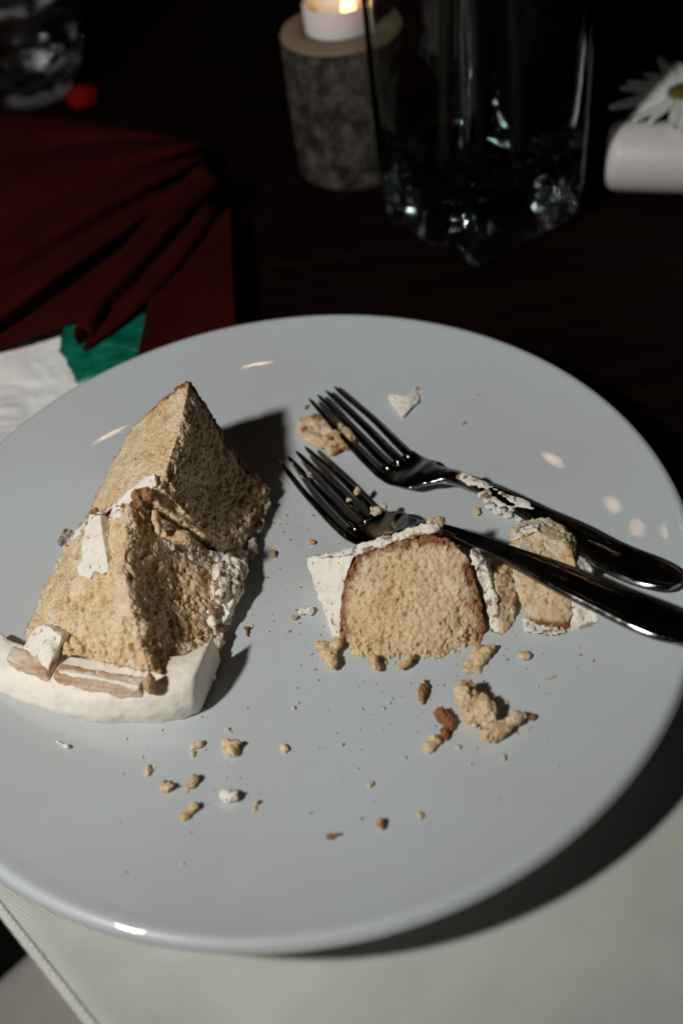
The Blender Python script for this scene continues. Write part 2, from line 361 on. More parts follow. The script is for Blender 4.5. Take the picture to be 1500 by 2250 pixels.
# hem: narrow folded band with stitches
vs, fs = [], []
for j in range(120):
    s = -.12+j*(.8/119)
    wob = .0011*vnoise(np.array([[0.3, s*9, 2.3]]))[0]
    for (o_, z_) in ((.0026, .0001), (.0023, .0006), (.0012, .0008), (.0, .0004), (-.0006, -.0004), (0, -.0012)):
        oo = max(o_, 0); p = h1+hd*s+hn*o_; vs.append((p[0], p[1], z_-.0032+.0052*max(0, 1-oo/.030)**1.8-.0012*max(0, 1-oo/.006)+wob))
for j in range(119):
    for i in range(5): fs.append((j*6+i, j*6+i+1, (j+1)*6+i+1, (j+1)*6+i))
me = mesh('hem', vs, fs); fix_normals(me); put('hem', me, M_linen, cl)
M_thread = simple('white_thread', (.75, .75, .70), .7)
vs, fs = [], []
s = -.1
while s < .62:
    p = h1+hd*s+hn*.0016; z = -.0032+.0052*(1-.0016/.030)**1.8-.0012*(1-.0016/.006)+.0011*vnoise(np.array([[.3, s*9, 2.3]]))[0]+.0009; b0 = len(vs)
    for (ds, dn, dz) in ((0, -.0002, 0), (0, .0002, 0), (.0008, .00028, .0003), (.0008, -.00028, .0003), (.0017, .0002, 0), (.0017, -.0002, 0)):
        q = p+hd*ds+hn*dn; vs.append((q[0], q[1], z+dz))
    fs += [(b0, b0+1, b0+2, b0+3), (b0+3, b0+2, b0+4, b0+5)]; s += .0024
put('stitching', mesh('stitching', vs, fs), M_thread, cl)

# chair seat below the corner of the table, covered with grey cloth
e1, e2 = pix(-60, 2172, -.28), pix(60, 2064, -.28)
ed = e2-e1; ed /= np.linalg.norm(ed); en = np.array([ed[1], -ed[0], 0])
ch = empty('chair', tuple(e1+ed*.15+en*.2+np.array([0, 0, -.47]))); tag(ch, 'chair with pale grey cloth seat below the table corner', 'chair')
bm = bmesh.new(); W_, D_ = .42, .42
o_ = e1-ed*.10
pts = [o_, o_+ed*W_, o_+ed*W_+en*D_, o_+en*D_]
vv = [bm.verts.new((p[0], p[1], -.34)) for p in pts]+[bm.verts.new((p[0], p[1], -.28)) for p in pts]
for f in ((3, 2, 1, 0), (4, 5, 6, 7), (0, 1, 5, 4), (1, 2, 6, 5), (2, 3, 7, 6), (3, 0, 4, 7)): bm.faces.new([vv[i] for i in f])
bmesh.ops.bevel(bm, geom=bm.edges[:], offset=.018, segments=4, affect='EDGES', profile=.5)
bmesh.ops.recalc_face_normals(bm, faces=bm.faces); me = bpy.data.meshes.new('seat'); bm.to_mesh(me); bm.free()
M_seat = noisy('grey_seat_cloth', (.52, .49, .45), (.60, .57, .53), 30, .85, .2, 500, .0004)
put('seat', me, M_seat, ch)
for i, p in enumerate(pts):
    c_ = sum(pts)/4; q = c_+(p-c_)*.85; vs, fs = lathe([(.0001, -.345), (.018, -.345), (.014, -.745), (.0001, -.745)], 16, (q[0], q[1]))
    put('leg', merge0(mesh('leg', vs, fs)), M_wood, ch)

# ------------------------------------------------------------------ plate
prof = [(0, .0005), (.083, .0005), (.0855, -.0030), (.0890, -.0030), (.092, .0020), (.105, .0068), (.118, .0122), (.128, .0175), (.1345, .0212)]
cx_, cz_, lr = .1371, .0229, .0029
for t in np.linspace(-55, 108, 16): prof.append((cx_+lr*math.cos(R(t)), cz_+lr*math.sin(R(t))))
for r in np.linspace(.1338, .002, 46): prof.append((r, plate_z(r)))
prof.append((0, plate_z(0)))
vs, fs = lathe(prof, 220)
me = merge0(mesh('dinner_plate', vs, fs)); pl = put('dinner_plate', me, M_plate)
tag(pl, 'large white glazed dinner plate holding the cake and two forks', 'plate')

# ------------------------------------------------------------------ cake slice
def v3(*a): return np.array(a, float)
L0, A0, B0 = v3(-.071, .072, .009), pix(415, 832, .060), v3(-.0065, .043, .009)
L1, A1, B1 = v3(-.083, .042, .009), pix(350, 1072, .0585), v3(-.0195, .012, .009)
axn = (L0+B0)/2-(L1+B1)/2; axn[2] = 0; axn /= np.linalg.norm(axn)   # towards the far end
cs = empty('cake_slice', tuple((L0+B0+L1+B1)/4)); tag(cs, 'large wedge of vanilla layer cake lying on its iced side, sharp edge up', 'cake slice')
def section(L, A, B, bulgeL=.0055, bulgeR=.0, toe=0):
    """ring: left base, left face bulge, ridge pair, right face bulge, right base, under"""
    u = A-L; nL = v3(-u[2], 0, u[0]); nL /= np.linalg.norm(nL)
    u2 = B-A; nR = v3(-u2[2], 0, u2[0]); nR /= np.linalg.norm(nR)
    if nL[2] < 0: nL = -nL
    if nR[2] < 0: nR = -nR
    return [L, L+(A-L)*.5+nL*bulgeL, L+(A-L)*.93+nL*.001, A, A+(B-A)*.07+nR*.0008, A+(B-A)*.5+nR*bulgeR, B+v3(.002, 0, .006), B, (L+B)/2-v3(0, 0, .003)]
sA = loft([section(L0, A0, B0), section((L0+L1)/2, (A0+A1)/2+v3(.002, 0, .0006), (B0+B1)/2), section(L1, A1, B1, .003)])
me = lumpy('crumb_layer', [sA], .026, (70, .015, .065), (.10, 1.6), (.10, 3.0), (.010, 16), 3, floor=.0, torn=lambda c: .75*sstep(((c-A1)@axn), .012, .0)*sstep(c[:, 0], -.05, -.04)+.45*sstep(.030-c[:, 2], 0, .012)*sstep(c[:, 0], -.035, -.02)+.3*sstep(fbm(c*100, .9, 2, 8), .1, .4))
def crust_by(me, f):
    c = mverts(me); cr_, ic_ = f(c); set_attr(me, 'crust', np.clip(cr_, 0, 1)); set_attr(me, 'cream', np.clip(ic_, 0, 1))
cap = np.cross(B0-L0, A0-L0); cap /= np.linalg.norm(cap)
if cap@axn < 0: cap = -cap
def fA(c):
    d = (c-A0)@cap; n = .0012*fbm(c*100, 3, 2, 4)
    cr_ = sstep(d+n, -.0046, -.0022)
    side = (c[:, 0]-(B0[0]+(c[:, 1]-B0[1])*(B1[0]-B0[0])/(B1[1]-B0[1])))
    cr_ = np.maximum(cr_, sstep(side*1.0-.55*(c[:, 2]-.009)+.0016*fbm(c*100, 4, 2, 8), -.0035, -.001)*.9)
    left = (c[:, 0]-(L0[0]+(c[:, 1]-L0[1])*(L1[0]-L0[0])/(L1[1]-L0[1])))
    cr_ = np.maximum(cr_, .8*sstep(.013+.002*fbm(c*100, 4, 2, 3)-left, 0.0, .006)*sstep(.02-c[:, 2], 0, .005)*sstep(fbm(c*100, 3, 2, 19), -.1, .3))
    back = sstep(-((c-A1)@axn)+.0022*fbm(c*100, 3, 2, 6), -.0005, .0022); cr_ = np.maximum(cr_, .95*back*sstep(fbm(c*100, 3, 2, 61), -.25, .1))
    return cr_, .25*sstep(fbm(c*100, 1.2, 2, 33), .2, .5)
crust_by(me, fA); put('crumb_layer', me, M_crumb, cs)
# front layer: its edge has been forked away and slopes to the plate
L2, A2, B2 = v3(-.086, .037, .009), pix(283, 1101, .0545), v3(-.0235, .005, .009)
L3, A3, B3 = v3(-.096, .010, .009), pix(268, 1250, .0475), v3(-.0285, -.016, .009)
L4, A4, B4 = v3(-.102, -.007, .009), pix(298, 1370, .0405), v3(-.032, -.027, .009)
L5, A5, B5 = v3(-.104, -.014, .010), pix(325, 1478, .0325), v3(-.0345, -.034, .012)
sB = loft([section(L2, A2, B2, .003), section(L3, A3, B3, .0035), section(L4, A4, B4, .006), section(L5, A5, B5, .007, -.001)])
me = lumpy('crumb_layer', [sB], .026, (80, .015, .075), (.11, 1.6), (.12, 2.6), (.010, 16), 11, floor=.0, torn=lambda c: np.maximum(.95*sstep(-((c-A4)@axn), -.008, .004)*sstep(c[:, 0], -.098, -.085), .35*sstep(fbm(c*100, .8, 2, 18), .05, .4))+.6*sstep(.026-c[:, 2], 0, .01)*sstep(c[:, 0], -.048, -.036))
def fB(c):
    n = fbm(c*100, 3, 2, 4)
    d = (c-A2)@axn; cr_ = sstep(d+.0018*n, -.0028, .0006)*sstep(c[:, 2], .03, .036)
    side = (c[:, 0]-(B2[0]+(c[:, 1]-B2[1])*(B4[0]-B2[0])/(B4[1]-B2[1])))
    cr_ = np.maximum(cr_, sstep(side-.5*(c[:, 2]-.009)+.002*fbm(c*100, 4, 2, 8), -.004, -.001)*.9)
    d5 = (c-A5)@axn; cr_ = np.maximum(cr_, .75*sstep(-d5+.0015*n, .001, .003)*sstep(fbm(c*100, 2.2, 2, 71), -.1, .25))
    lit = sstep(-c[:, 0], .055, .065)
    return cr_+.10*lit*sstep(fbm(c*100, .9, 2, 60), .0, .4), .3*sstep(fbm(c*100, 1.3, 2, 34), .2, .5)
crust_by(me, fB); put('crumb_layer', me, M_crumb, cs)
# filling between the layers
def lerp(a, b, t): return a+(b-a)*t
gA = [lerp(L1, L2, .2)+v3(-.0015, 0, 0), lerp(L1, A1, .45)+v3(-.004, -.001, .003), lerp(L1, A1, .83)+v3(-.004, -.001, .0015), lerp(A1, B1, .25)+v3(-.006, 0, -.006), lerp(A1, B1, .7)+v3(-.002, -.001, -.001), B1+v3(.004, -.001, .003), B1+v3(.002, 0, -.001), (L1+B1)/2-v3(0, 0, .003)]
gB = [p+v3(-.0035, -.0075, 0) for p in gA]
me = lumpy('filling', [loft([gA, gB])], .032, (42, .02, .06), (.16, 1.8), (.14, 2.8), (.01, 12), 21, floor=.02)
def fF(c): return .9*sstep(fbm(c*100, 4, 3, 5), .0, .3), 0*c[:, 0]
crust_by(me, fF); put('filling', me, M_ice2, cs)
# icing and crust crumbs along the right foot of the slice
foot = []
for (x, y, z, r) in ((593, 1108, .012, .0028), (578, 1150, .011, .003), (560, 1195, .011, .0035), (532, 1232, .014, .0052), (520, 1262, .016, .0058), (512, 1292, .014, .0055), (505, 1325, .013, .0052), (496, 1352, .012, .005), (488, 1385, .012, .0045), (474, 1420, .012, .0045), (462, 1452, .013, .005), (497, 1275, .019, .005), (478, 1345, .016, .004)):
    p = pix(x, y, z)+v3(-.002, 0, 0); iv, if_ = ico(); foot.append((iv*v3(r*.9, r*2.1, r*.9)+p, if_))
me = lumpy('base_icing', foot, .028, (44, .015, .05), (.16, 2.0), (.14, 3), (.01, 14), 25, floor=.01, smooth=24)
def fI(c): return .9*sstep(fbm(c*100, 3.5, 3, 15), -.05, .25), 0*c[:, 0]
crust_by(me, fI); put('base_icing', me, M_ice2, cs)
# thick top icing, the near face of the slice
rows = []
bot = [(-22, 1500, .010, .010), (0, 1532, .010, .013), (60, 1556, .010, .0145), (140, 1582, .0095, .0155), (230, 1596, .009, .016), (330, 1594, .009, .017), (400, 1584, .0092, .0165), (440, 1568, .0095, .0165), (454, 1545, .0095, .016)]
for i, (x, y, z, h) in enumerate(bot):
    p = pix(x, y, z); bk = axn*(.016 if i < 7 else .018)+v3(-.001, 0, 0)
    hh = h; rows.append([p, p+v3(-.0005, -.0012, hh*.45), p+axn*.001+v3(0, 0, hh*.82), p+axn*.0042+v3(0, 0, hh), p+axn*.010+v3(0, 0, hh*1.04), p+bk+v3(0, 0, hh*.98), p+bk+v3(0, 0, 0)])
me = lumpy('top_icing', [loft(rows)], .04, (0, 0, 0), (.06, 1.4), (0, 1), (.012, 5), 41, floor=.01, smooth=55)
c = mverts(me)
set_attr(me, 'crust', .3*sstep(fbm(c*100, 5, 2, 91), .4, .6)*sstep(c[:, 2], .022, .026)); set_attr(me, 'cream', 0*c[:, 0])
put('top_icing', me, M_ice2, cs)
# streaked strip behind the icing, broken in two
M_strip, nt, b = mat('streaked_strip')
g = N(nt, 'ShaderNodeNewGeometry'); mp = N(nt, 'ShaderNodeMapping'); mp.inputs['Rotation'].default_value = (0, 0, .25); mp.inputs['Scale'].default_value = (25, 120, 520); nt.links.new(g.outputs['Position'], mp.inputs[0])
n1 = N(nt, 'ShaderNodeTexNoise', Scale=1, Detail=5); nt.links.new(mp.outputs[0], n1.inputs['Vector'])
cr = N(nt, 'ShaderNodeValToRGB'); cr.color_ramp.elements[0].position = .38; cr.color_ramp.elements[1].position = .62
cr.color_ramp.elements[0].color = (.50, .28, .15, 1); cr.color_ramp.elements[1].color = (.78, .65, .52, 1); nt.links.new(n1.outputs[0], cr.inputs[0]); nt.links.new(cr.outputs[0], b.inputs['Base Color'])
b.inputs['Roughness'].default_value = .55
def strip(pts, th, hgt, seed):
    rows = []
    for (x, y, z) in pts:
        p = pix(x, y, z); rows.append([p, p+v3(0, .0006, hgt), p+axn*th+v3(0, 0, hgt), p+axn*th])
    return lumpy('streaked_strip', [loft(rows)], .035, (0, 0, 0), (.06, 3), (0, 1), (.014, 9), seed, smooth=16)
put('streaked_strip', strip([(26, 1474, .0215), (70, 1494, .0220), (114, 1508, .0222)], .006, .0062, 5), M_strip, cs)
put('streaked_strip', strip([(126, 1512, .0220), (190, 1526, .0220), (250, 1536, .0220), (318, 1544, .0205)], .006, .0060, 6), M_strip, cs)
# loose icing flakes stuck to the lit face
def flake(pts, th, name='icing_flake', seed=1, amp=.07, parent=cs, fr=2.0):
    front = [pix(*p) for p in pts]; me = lumpy(name, [prism(front, th, .8)], .028, (0, 0, 0), (amp*1.2, fr*1.3), (0, 1), (.016, 9), seed, smooth=18)
    c = mverts(me); set_attr(me, 'crust', .7*sstep(fbm(c*100, 6, 2, 91+seed), .45, .6)); set_attr(me, 'cream', 0*c[:, 0])
    return put(name, me, M_ice2, parent)
flake([(196, 1126, .0485), (220, 1130, .0500), (228, 1190, .0475), (236, 1232, .0455), (240, 1256, .0445), (224, 1264, .0430), (207, 1256, .0415), (198, 1272, .0395), (172, 1266, .0375), (166, 1245, .0380), (180, 1230, .0405), (178, 1190, .0430), (186, 1160, .0460)], v3(.005, .006, -.006), seed=3)
flake([(42, 1440, .026), (62, 1398, .028), (88, 1372, .031), (110, 1378, .033), (136, 1398, .033), (132, 1420, .031), (112, 1452, .030), (104, 1488, .027), (60, 1475, .026)], v3(.003, .005, -.004), seed=8)
flake([(318, 1048, .058), (340, 1042, .060), (344, 1066, .059), (322, 1082, .0565), (290, 1100, .053), (262, 1130, .049), (236, 1146, .046), (248, 1112, .049), (280, 1074, .053), (300, 1062, .056)], v3(.003, .004, -.004), seed=12)
# curled brown crust bits on the ridge gap
def nugget(name, p, r, mt, parent=None, seed=1, vox=.032, gr=40, crust=0., stretch=(1, 1, 1), rot=0., floor=None, blobs=3, cfun=None):
    sh = []; rr = np.random.default_rng(seed*7+1); iv, if_ = ico(); p = np.array(p)
    for k in range(blobs):
        o = (rr.random(3)-.5)*r*(1.3 if blobs > 1 else 0); q = iv*r*(.55+.35*rr.random())*np.array(stretch)
        o = o*np.array(stretch); o[2] *= .5
        c_, s_ = math.cos(rot), math.sin(rot); Rm = np.array([[c_, -s_, 0], [s_, c_, 0], [0, 0, 1]])
        sh.append(((q+o)@Rm.T+p, if_))
    me = lumpy(name, sh, vox, (gr, .015, min(.06, r*22)), (min(.13, r*20), 3.4), (min(.12, r*18), 4), (.010, 18), seed, floor=floor)
    c = mverts(me)
    if cfun: cr_, ic_ = cfun(c)
    else: cr_, ic_ = crust+.9*(crust > 0)*0*c[:, 0]+(1-crust)*.9*sstep(fbm(c*100, 3.0, 2, seed+2), .25, .45)*(1 if crust > .05 else 0), 0*c[:, 0]
    set_attr(me, 'crust', np.clip(cr_, 0, 1)); set_attr(me, 'cream', np.clip(ic_, 0, 1))
    return put(name, me, mt, parent)
nugget('crust_bit', pix(316, 1090, .0565), .0042, M_crumb, cs, 5, crust=.85)
nugget('crust_bit', pix(345, 1140, .050), .0030, M_crumb, cs, 6, crust=.0, stretch=(.6, 1.6, 1))
nugget('crust_bit', pix(380, 1180, .042), .0042, M_crumb, cs, 7, crust=.1, stretch=(1.6, .7, .7), rot=-.7)
nugget('crust_bit', pix(330, 1500, .029), .0036, M_crumb, cs, 8, crust=.45, stretch=(.7, .8, 1.6))
nugget('crust_bit', pix(208, 1120, .051), .0016, M_crumb, cs, 9, crust=.9)

# ------------------------------------------------------------------ second piece of cake
cp_ = empty('cake_piece', tuple(pix(900, 1420, .009))); tag(cp_, 'half-eaten cake piece with pale crumb face, browned edge and white icing corner', 'cake')
dep = v3(.002, .010, -.014)
P = [pix(*q) for q in ((752, 1412, .0085), (800, 1450, .0085), (870, 1466, .0085), (960, 1462, .0085), (1062, 1428, .0085), (1066, 1380, .013), (1048, 1290, .024), (1028, 1222, .031), (985, 1185, .034), (940, 1172, .035), (860, 1190, .0335), (786, 1212, .031), (757, 1270, .024), (746, 1340, .017))]
me = lumpy('crumb_body', [prism(P, dep, .97)], .026, (80, .015, .06), (.08, 1.6), (.12, 3.4), (.012, 18), 51, floor=.0, torn=lambda c: .9*sstep(.0155-c[:, 2], 0, .005)+.25*sstep(fbm(c*100, 1.1, 2, 28), .1, .4))
def seg_d(c, pts):
    best = np.full(len(c), 9.)
    for a, b_ in zip(pts[:-1], pts[1:]):
        ab = b_-a; t = np.clip(((c-a)@ab)/(ab@ab), 0, 1); best = np.minimum(best, np.linalg.norm(c-(a+t[:, None]*ab), axis=1))
    return best
edge = [P[0], P[-1], P[-2], P[-3], P[-4], P[-5], P[-6]]; edge2 = [P[7], P[6], P[5], P[4]]
front_n = np.cross(P[4]-P[0], P[9]-P[0]); front_n /= np.linalg.norm(front_n)
if front_n[1] > 0: front_n = -front_n
def fP(c):
    n = .0016*fbm(c*100, 3.2, 3, 3); d = np.minimum(seg_d(c, edge), seg_d(c, edge2))
    behind = sstep(-((c-P[0])@front_n)+n, .0015, .004)
    lowf = sstep(c[:, 2]-.009+n, -.001, .003)
    return np.maximum((1-sstep(d+n*1.7, .0012, .0046))*(.8+.2*sstep(c[:, 2]+n*3, .012, .03)), behind*.9)*lowf*(.45+.55*sstep(fbm(c*100, 1.6, 2, 44), -.45, .0)), 0*c[:, 0]
crust_by(me, fP); put('crumb_body', me, M_crumb, cp_)
def iceslab(name, pts, th, parent, seed, gr=10, amp=.07, cr=.25, taper=1, vox=.030):
    me = lumpy(name, [prism([pix(*p) for p in pts], th, taper)], vox, (gr, .02, .06) if gr else (0, 0, 0), (amp*1.15, 3.0), (0, 1), (.018, 8), seed, floor=.005, smooth=14)
    c = mverts(me); set_attr(me, 'crust', .8*sstep(fbm(c*100, 5.5, 2, seed), cr+.12, cr+.26)); set_attr(me, 'cream', 0*c[:, 0]); return put(name, me, M_ice2, parent)
iceslab('icing', [(672, 1226, .026), (705, 1222, .028), (782, 1214, .0315), (762, 1262, .026), (750, 1320, .019), (748, 1400, .0095), (732, 1404, .009), (712, 1350, .013), (690, 1290, .019)], v3(.003, .010, -.010), cp_, 61, 0, .08, .40)
iceslab('icing', [(690, 1224, .0285), (780, 1200, .0325), (860, 1173, .0355), (925, 1151, .037), (962, 1150, .037), (968, 1166, .036), (930, 1170, .036), (860, 1192, .0345), (782, 1218, .032)], v3(.001, .005, -.008), cp_, 62, 42, .10, .10)
iceslab('icing_filling', [(1032, 1222, .031), (1058, 1226, .030), (1072, 1262, .027), (1090, 1310, .020), (1098, 1350, .015), (1096, 1398, .0095), (1076, 1398, .009), (1070, 1340, .016), (1052, 1280, .024)], v3(.003, .013, -.006), cp_, 63, 44, .13, .05)
me = lumpy('crumb_remnant', [prism([pix(*q) for q in ((1082, 1262, .024), (1112, 1255, .024), (1132, 1290, .019), (1130, 1340, .014), (1122, 1385, .0095), (1108, 1412, .009), (1096, 1395, .010), (1094, 1330, .017))], v3(.004, .010, -.005))], .034, (80, .02, .06), (.12, 1.8), (.10, 3), (.012, 11), 64, floor=0)
crust_by(me, lambda c: (.9*sstep(fbm(c*100, 2.4, 2, 12), .22, .4)*sstep(.02-c[:, 2], 0, .01), 0*c[:, 0])); put('crumb_remnant', me, M_crumb, cp_)
for (x, y, z, r, s) in ((724, 1442, .0105, .0038, 1), (714, 1420, .0105, .0026, 2), (740, 1412, .0105, .0026, 13), (1046, 1448, .011, .0042, 3), (1042, 1478, .010, .0030, 4), (1030, 1465, .010, .0022, 14), (962, 1146, .036, .0024, 5), (826, 1454, .0115, .0028, 6), (890, 1458, .0115, .0026, 8), (1062, 1425, .013, .0026, 12)):
    nugget('crumb_clump', pix(x, y, z), r, M_crumb, cp_, 70+s, crust=.0, floor=0, stretch=(1.25, .8, .8), rot=s*1.3, blobs=4)

iceslab('icing_edge', [(126, 1492, .0265), (200, 1500, .0270), (306, 1520, .0265), (306, 1508, .0285), (200, 1486, .029), (128, 1474, .0285)], v3(.001, .004, -.002), cs, 66, 0, .04, .4)
# ------------------------------------------------------------------ third chunk under the fork handles
c3 = empty('cake_chunk', tuple(pix(1200, 1380, .009))); tag(c3, 'broken cake chunk with icing corner trapped under the fork handles', 'cake')
P3 = [pix(*q) for q in ((1150, 1372, 0.0149), (1195, 1384, 0.0149), (1250, 1380, 0.0149), (1256, 1330, 0.0196), (1262, 1270, 0.0247), (1262, 1225, 0.0281), (1235, 1192, 0.0289), (1180, 1172, 0.0289), (1135, 1182, 0.0281), (1112, 1202, 0.0264), (1118, 1240, 0.0238), (1132, 1300, 0.0196), (1150, 1340, 0.0170))]
me = lumpy('crumb_body', [prism(P3, v3(.004, .012, -.004), .95)], .028, (80, .02, .07), (.14, 1.7), (.12, 2.6), (.012, 11), 81, floor=0)
e3 = [P3[0], P3[1], P3[2]]
crust_by(me, lambda c: (1-sstep(seg_d(c, e3)+.0012*fbm(c*100, 2.5, 2, 3), .0015, .0036), .4*sstep(fbm(c*100, 2, 2, 4), .2, .4))); put('crumb_body', me, M_crumb, c3)
iceslab('icing', [(1250, 1392, 0.0149), (1300, 1386, 0.0149), (1322, 1352, 0.0170), (1300, 1322, 0.0196), (1256, 1312, 0.0204), (1250, 1350, 0.0170)], v3(.003, .010, -.003), c3, 83, 42, .08, .2)
iceslab('icing', [(1258, 1236, 0.0272), (1285, 1226, 0.0255), (1300, 1252, 0.0230), (1296, 1272, 0.0213), (1262, 1266, 0.0238)], v3(.003, .005, -.003), c3, 84, 6, .08, .3)
iceslab('icing', [(1118, 1196, 0.0272), (1150, 1180, 0.0289), (1180, 1170, 0.0293), (1180, 1164, 0.0297), (1145, 1170, 0.0289), (1115, 1188, 0.0272)], v3(.002, .005, -.002), c3, 85, 42, .10, .12)
iceslab('icing', [(1150, 1380, 0.0158), (1200, 1392, 0.0153), (1245, 1388, 0.0153), (1245, 1396, 0.0145), (1200, 1402, 0.0145), (1152, 1390, 0.0145)], v3(.0, .005, .0), c3, 86, 42, .08, .1)

# chunk beneath the upper fork's tines
nm = nugget('cake_morsel', onp(702, 948, .0022), .0120, M_crumb, None, 90, gr=45, vox=.034, floor=0, blobs=5, stretch=(1.05, .9, .34), cfun=lambda c: (.9*sstep(fbm(c*100, 1.6, 2, 7)+.0, .22, .4), 0*c[:, 0]))
tag(nm, 'pale cake morsel pinned beneath the tines of the upper fork', 'crumb')

# ------------------------------------------------------------------ forks
def catmull(pts, t):
    pts = np.array(pts, float); n = len(pts)-1; x = t*n; i = min(int(x), n-1); f = x-i
    p0, p1, p2, p3 = pts[max(i-1, 0)], pts[i], pts[i+1], pts[min(i+2, n)]
    return .5*((2*p1)+(-p0+p2)*f+(2*p0-5*p1+4*p2-p3)*f*f+(-p0+3*p1-3*p2+p3)*f**3)
def interp(x, xs, ys):  # smooth
    i = int(np.clip(np.searchsorted(xs, x)-1, 0, len(xs)-2)); t = (x-xs[i])/(xs[i+1]-xs[i]); t = np.clip(t, 0, 1); t = t*t*(3-2*t); return ys[i]+(ys[i+1]-ys[i])*t
def make_fork(label, ctl, roll, length=None, head_w=.0205, tip_w=.0150, hw=.0158):
    """ctl: points of the centre line from the tips to the handle end; the third one is where the tines start"""
    ctl = [pix(*q) for q in ctl]; N_ = 400
    line = np.array([catmull(ctl, i/(N_-1)) for i in range(N_)]); ds = np.linalg.norm(np.diff(line, axis=0), axis=1); S_ = np.concatenate([[0], np.cumsum(ds)])
    T = S_[int(round(2/(len(ctl)-1)*(N_-1)))]; length = S_[-1]
    tip, end = ctl[0], ctl[-1]
    ax = np.array([end[0]-tip[0], end[1]-tip[1], 0]); ax /= np.linalg.norm(ax); side0 = np.array([ax[1], -ax[0], 0])
    root = empty('fork', tuple(ctl[2])); tag(root, label, 'fork', 'two steel forks on the plate')
    def at_(a):
        return np.array([np.interp(a, S_, line[:, k]) for k in range(3)])
    def P(a, u, dz):
        p = at_(a); t = at_(min(a+.006, length))-at_(max(a-.006, 0)); t[2] = 0; t /= np.linalg.norm(t)
        side = np.array([t[1], -t[0], 0])
        return p+side*u+np.array([0, 0, dz+u*roll])
    # tines
    for k in range(4):
        o = (k-1.5)/1.5
        vs, fs, ns = [], [], 26
        for i in range(ns):
            a = T*1.0*i/(ns-1); s = i/(ns-1)
            wid = interp(a, [0, .002, .010, T-.004, T], [.0004, .00095, .00125, .00185, .0022])*.92
            th = interp(a, [0, .004, T], [.0004, .0008, .0011])
            off = o*(interp(a, [0, T*.5, T], [tip_w/2-.0010, .5*(tip_w+head_w)/2-.0008, head_w/2-.0023]))
            bow = -.0006*(1-o*o)
            for q in range(10):
                t_ = 2*math.pi*q/10; cu, su = math.cos(t_), math.sin(t_)
                vs.append(P(a+.0, off+wid*abs(cu)**.7*(1 if cu > 0 else -1), bow*0+th*abs(su)**.7*(1 if su > 0 else -1)))
        for i in range(ns-1):
            for q in range(10): fs.append((i*10+q, i*10+(q+1) % 10, (i+1)*10+(q+1) % 10, (i+1)*10+q))
        fs.append(tuple(range(9, -1, -1))); fs.append(tuple((ns-1)*10+q for q in range(10)))
        me = mesh('tine', vs, fs); fix_normals(me); put('tine', me, M_metal, root)
    # head, neck and handle in one forging
    xs_ = [T-.0035, T+.004, T+.0125, T+.019, T+.026, T+.037, T+.055, length-.040, length-.016, length-.006, length-.0015, length]
    ws_ = [head_w/2-.0002, head_w/2, head_w/2*.93, .0056, .0031, .0028, .0036, hw/2*.83, hw/2, hw/2*.86, hw/2*.45, .0004]
    ts_ = [.0008, .0010, .0011, .0014, .0020, .0021, .0017, .0014, .0014, .0013, .0011, .0006]
    A = np.concatenate([np.linspace(xs_[0], T+.03, 34), np.linspace(T+.032, length-.018, 44), length-.016*np.cos(np.linspace(0, math.pi/2, 18))])
    vs, fs, Q = [], [], 44
    for a in A:
        wv = interp(a, xs_, ws_)
        if a > length-.016: q_ = (a-(length-.016))/.016; wv = max(.0003, hw/2*math.sqrt(max(0, 1-q_**2.4)))
        th = interp(a, xs_, ts_)
        dish = .0016*max(0, 1-abs(a-(T-.003))/.017)          # bowl of the head
        bead = np.clip((a-(T+.045))/.03, 0, 1)*.0008
        for q in range(Q):
            t_ = 2*math.pi*q/Q; cu, su = math.cos(t_), math.sin(t_)
            u = abs(cu)**.75*(1 if cu > 0 else -1); dz = th*abs(su)**.55*(1 if su > 0 else -1)
            au = abs(u)
            if su > 0: dz += bead*(math.exp(-((au-.84)/.07)**2)+.75*math.exp(-((au-.60)/.06)**2)-.5*math.exp(-((au-.72)/.05)**2))-.0005*(1-au)*bead/.0008
            dz += dish*(u*u-.6)
            vs.append(P(a, wv*u, dz))
    n = len(A)
    for i in range(n-1):
        for q in range(Q): fs.append((i*Q+q, i*Q+(q+1) % Q, (i+1)*Q+(q+1) % Q, (i+1)*Q+q))
    fs.append(tuple(range(Q-1, -1, -1))); fs.append(tuple((n-1)*Q+q for q in range(Q)))
    me = mesh('handle', vs, fs); fix_normals(me); put('handle', me, M_metal, root)
    return root, P
fk1, PF1 = make_fork('upper steel fork with icing smeared along its neck', [(707, 863, .0180), (790, 945, .0135), (871, 1024, .0122), (925, 1043, .0150), (985, 1048, .0185), (1060, 1074, .0200), (1132, 1109, .0205), (1255, 1176, .0220), (1360, 1232, .0240), (1496, 1284, .0275)], .08)
fk2, PF2 = make_fork('lower steel fork, crumbs on its tines, handle crossing the broken chunk', [(641, 997, .0170), (720, 1078, .0130), (800, 1155, .0120), (860, 1160, .0160), (930, 1160, .0225), (990, 1172, .0250), (1070, 1202, .0262), (1169, 1242, .0275), (1316, 1310, .0290), (1430, 1358, .0300), (1540, 1400, .0310)], .08)

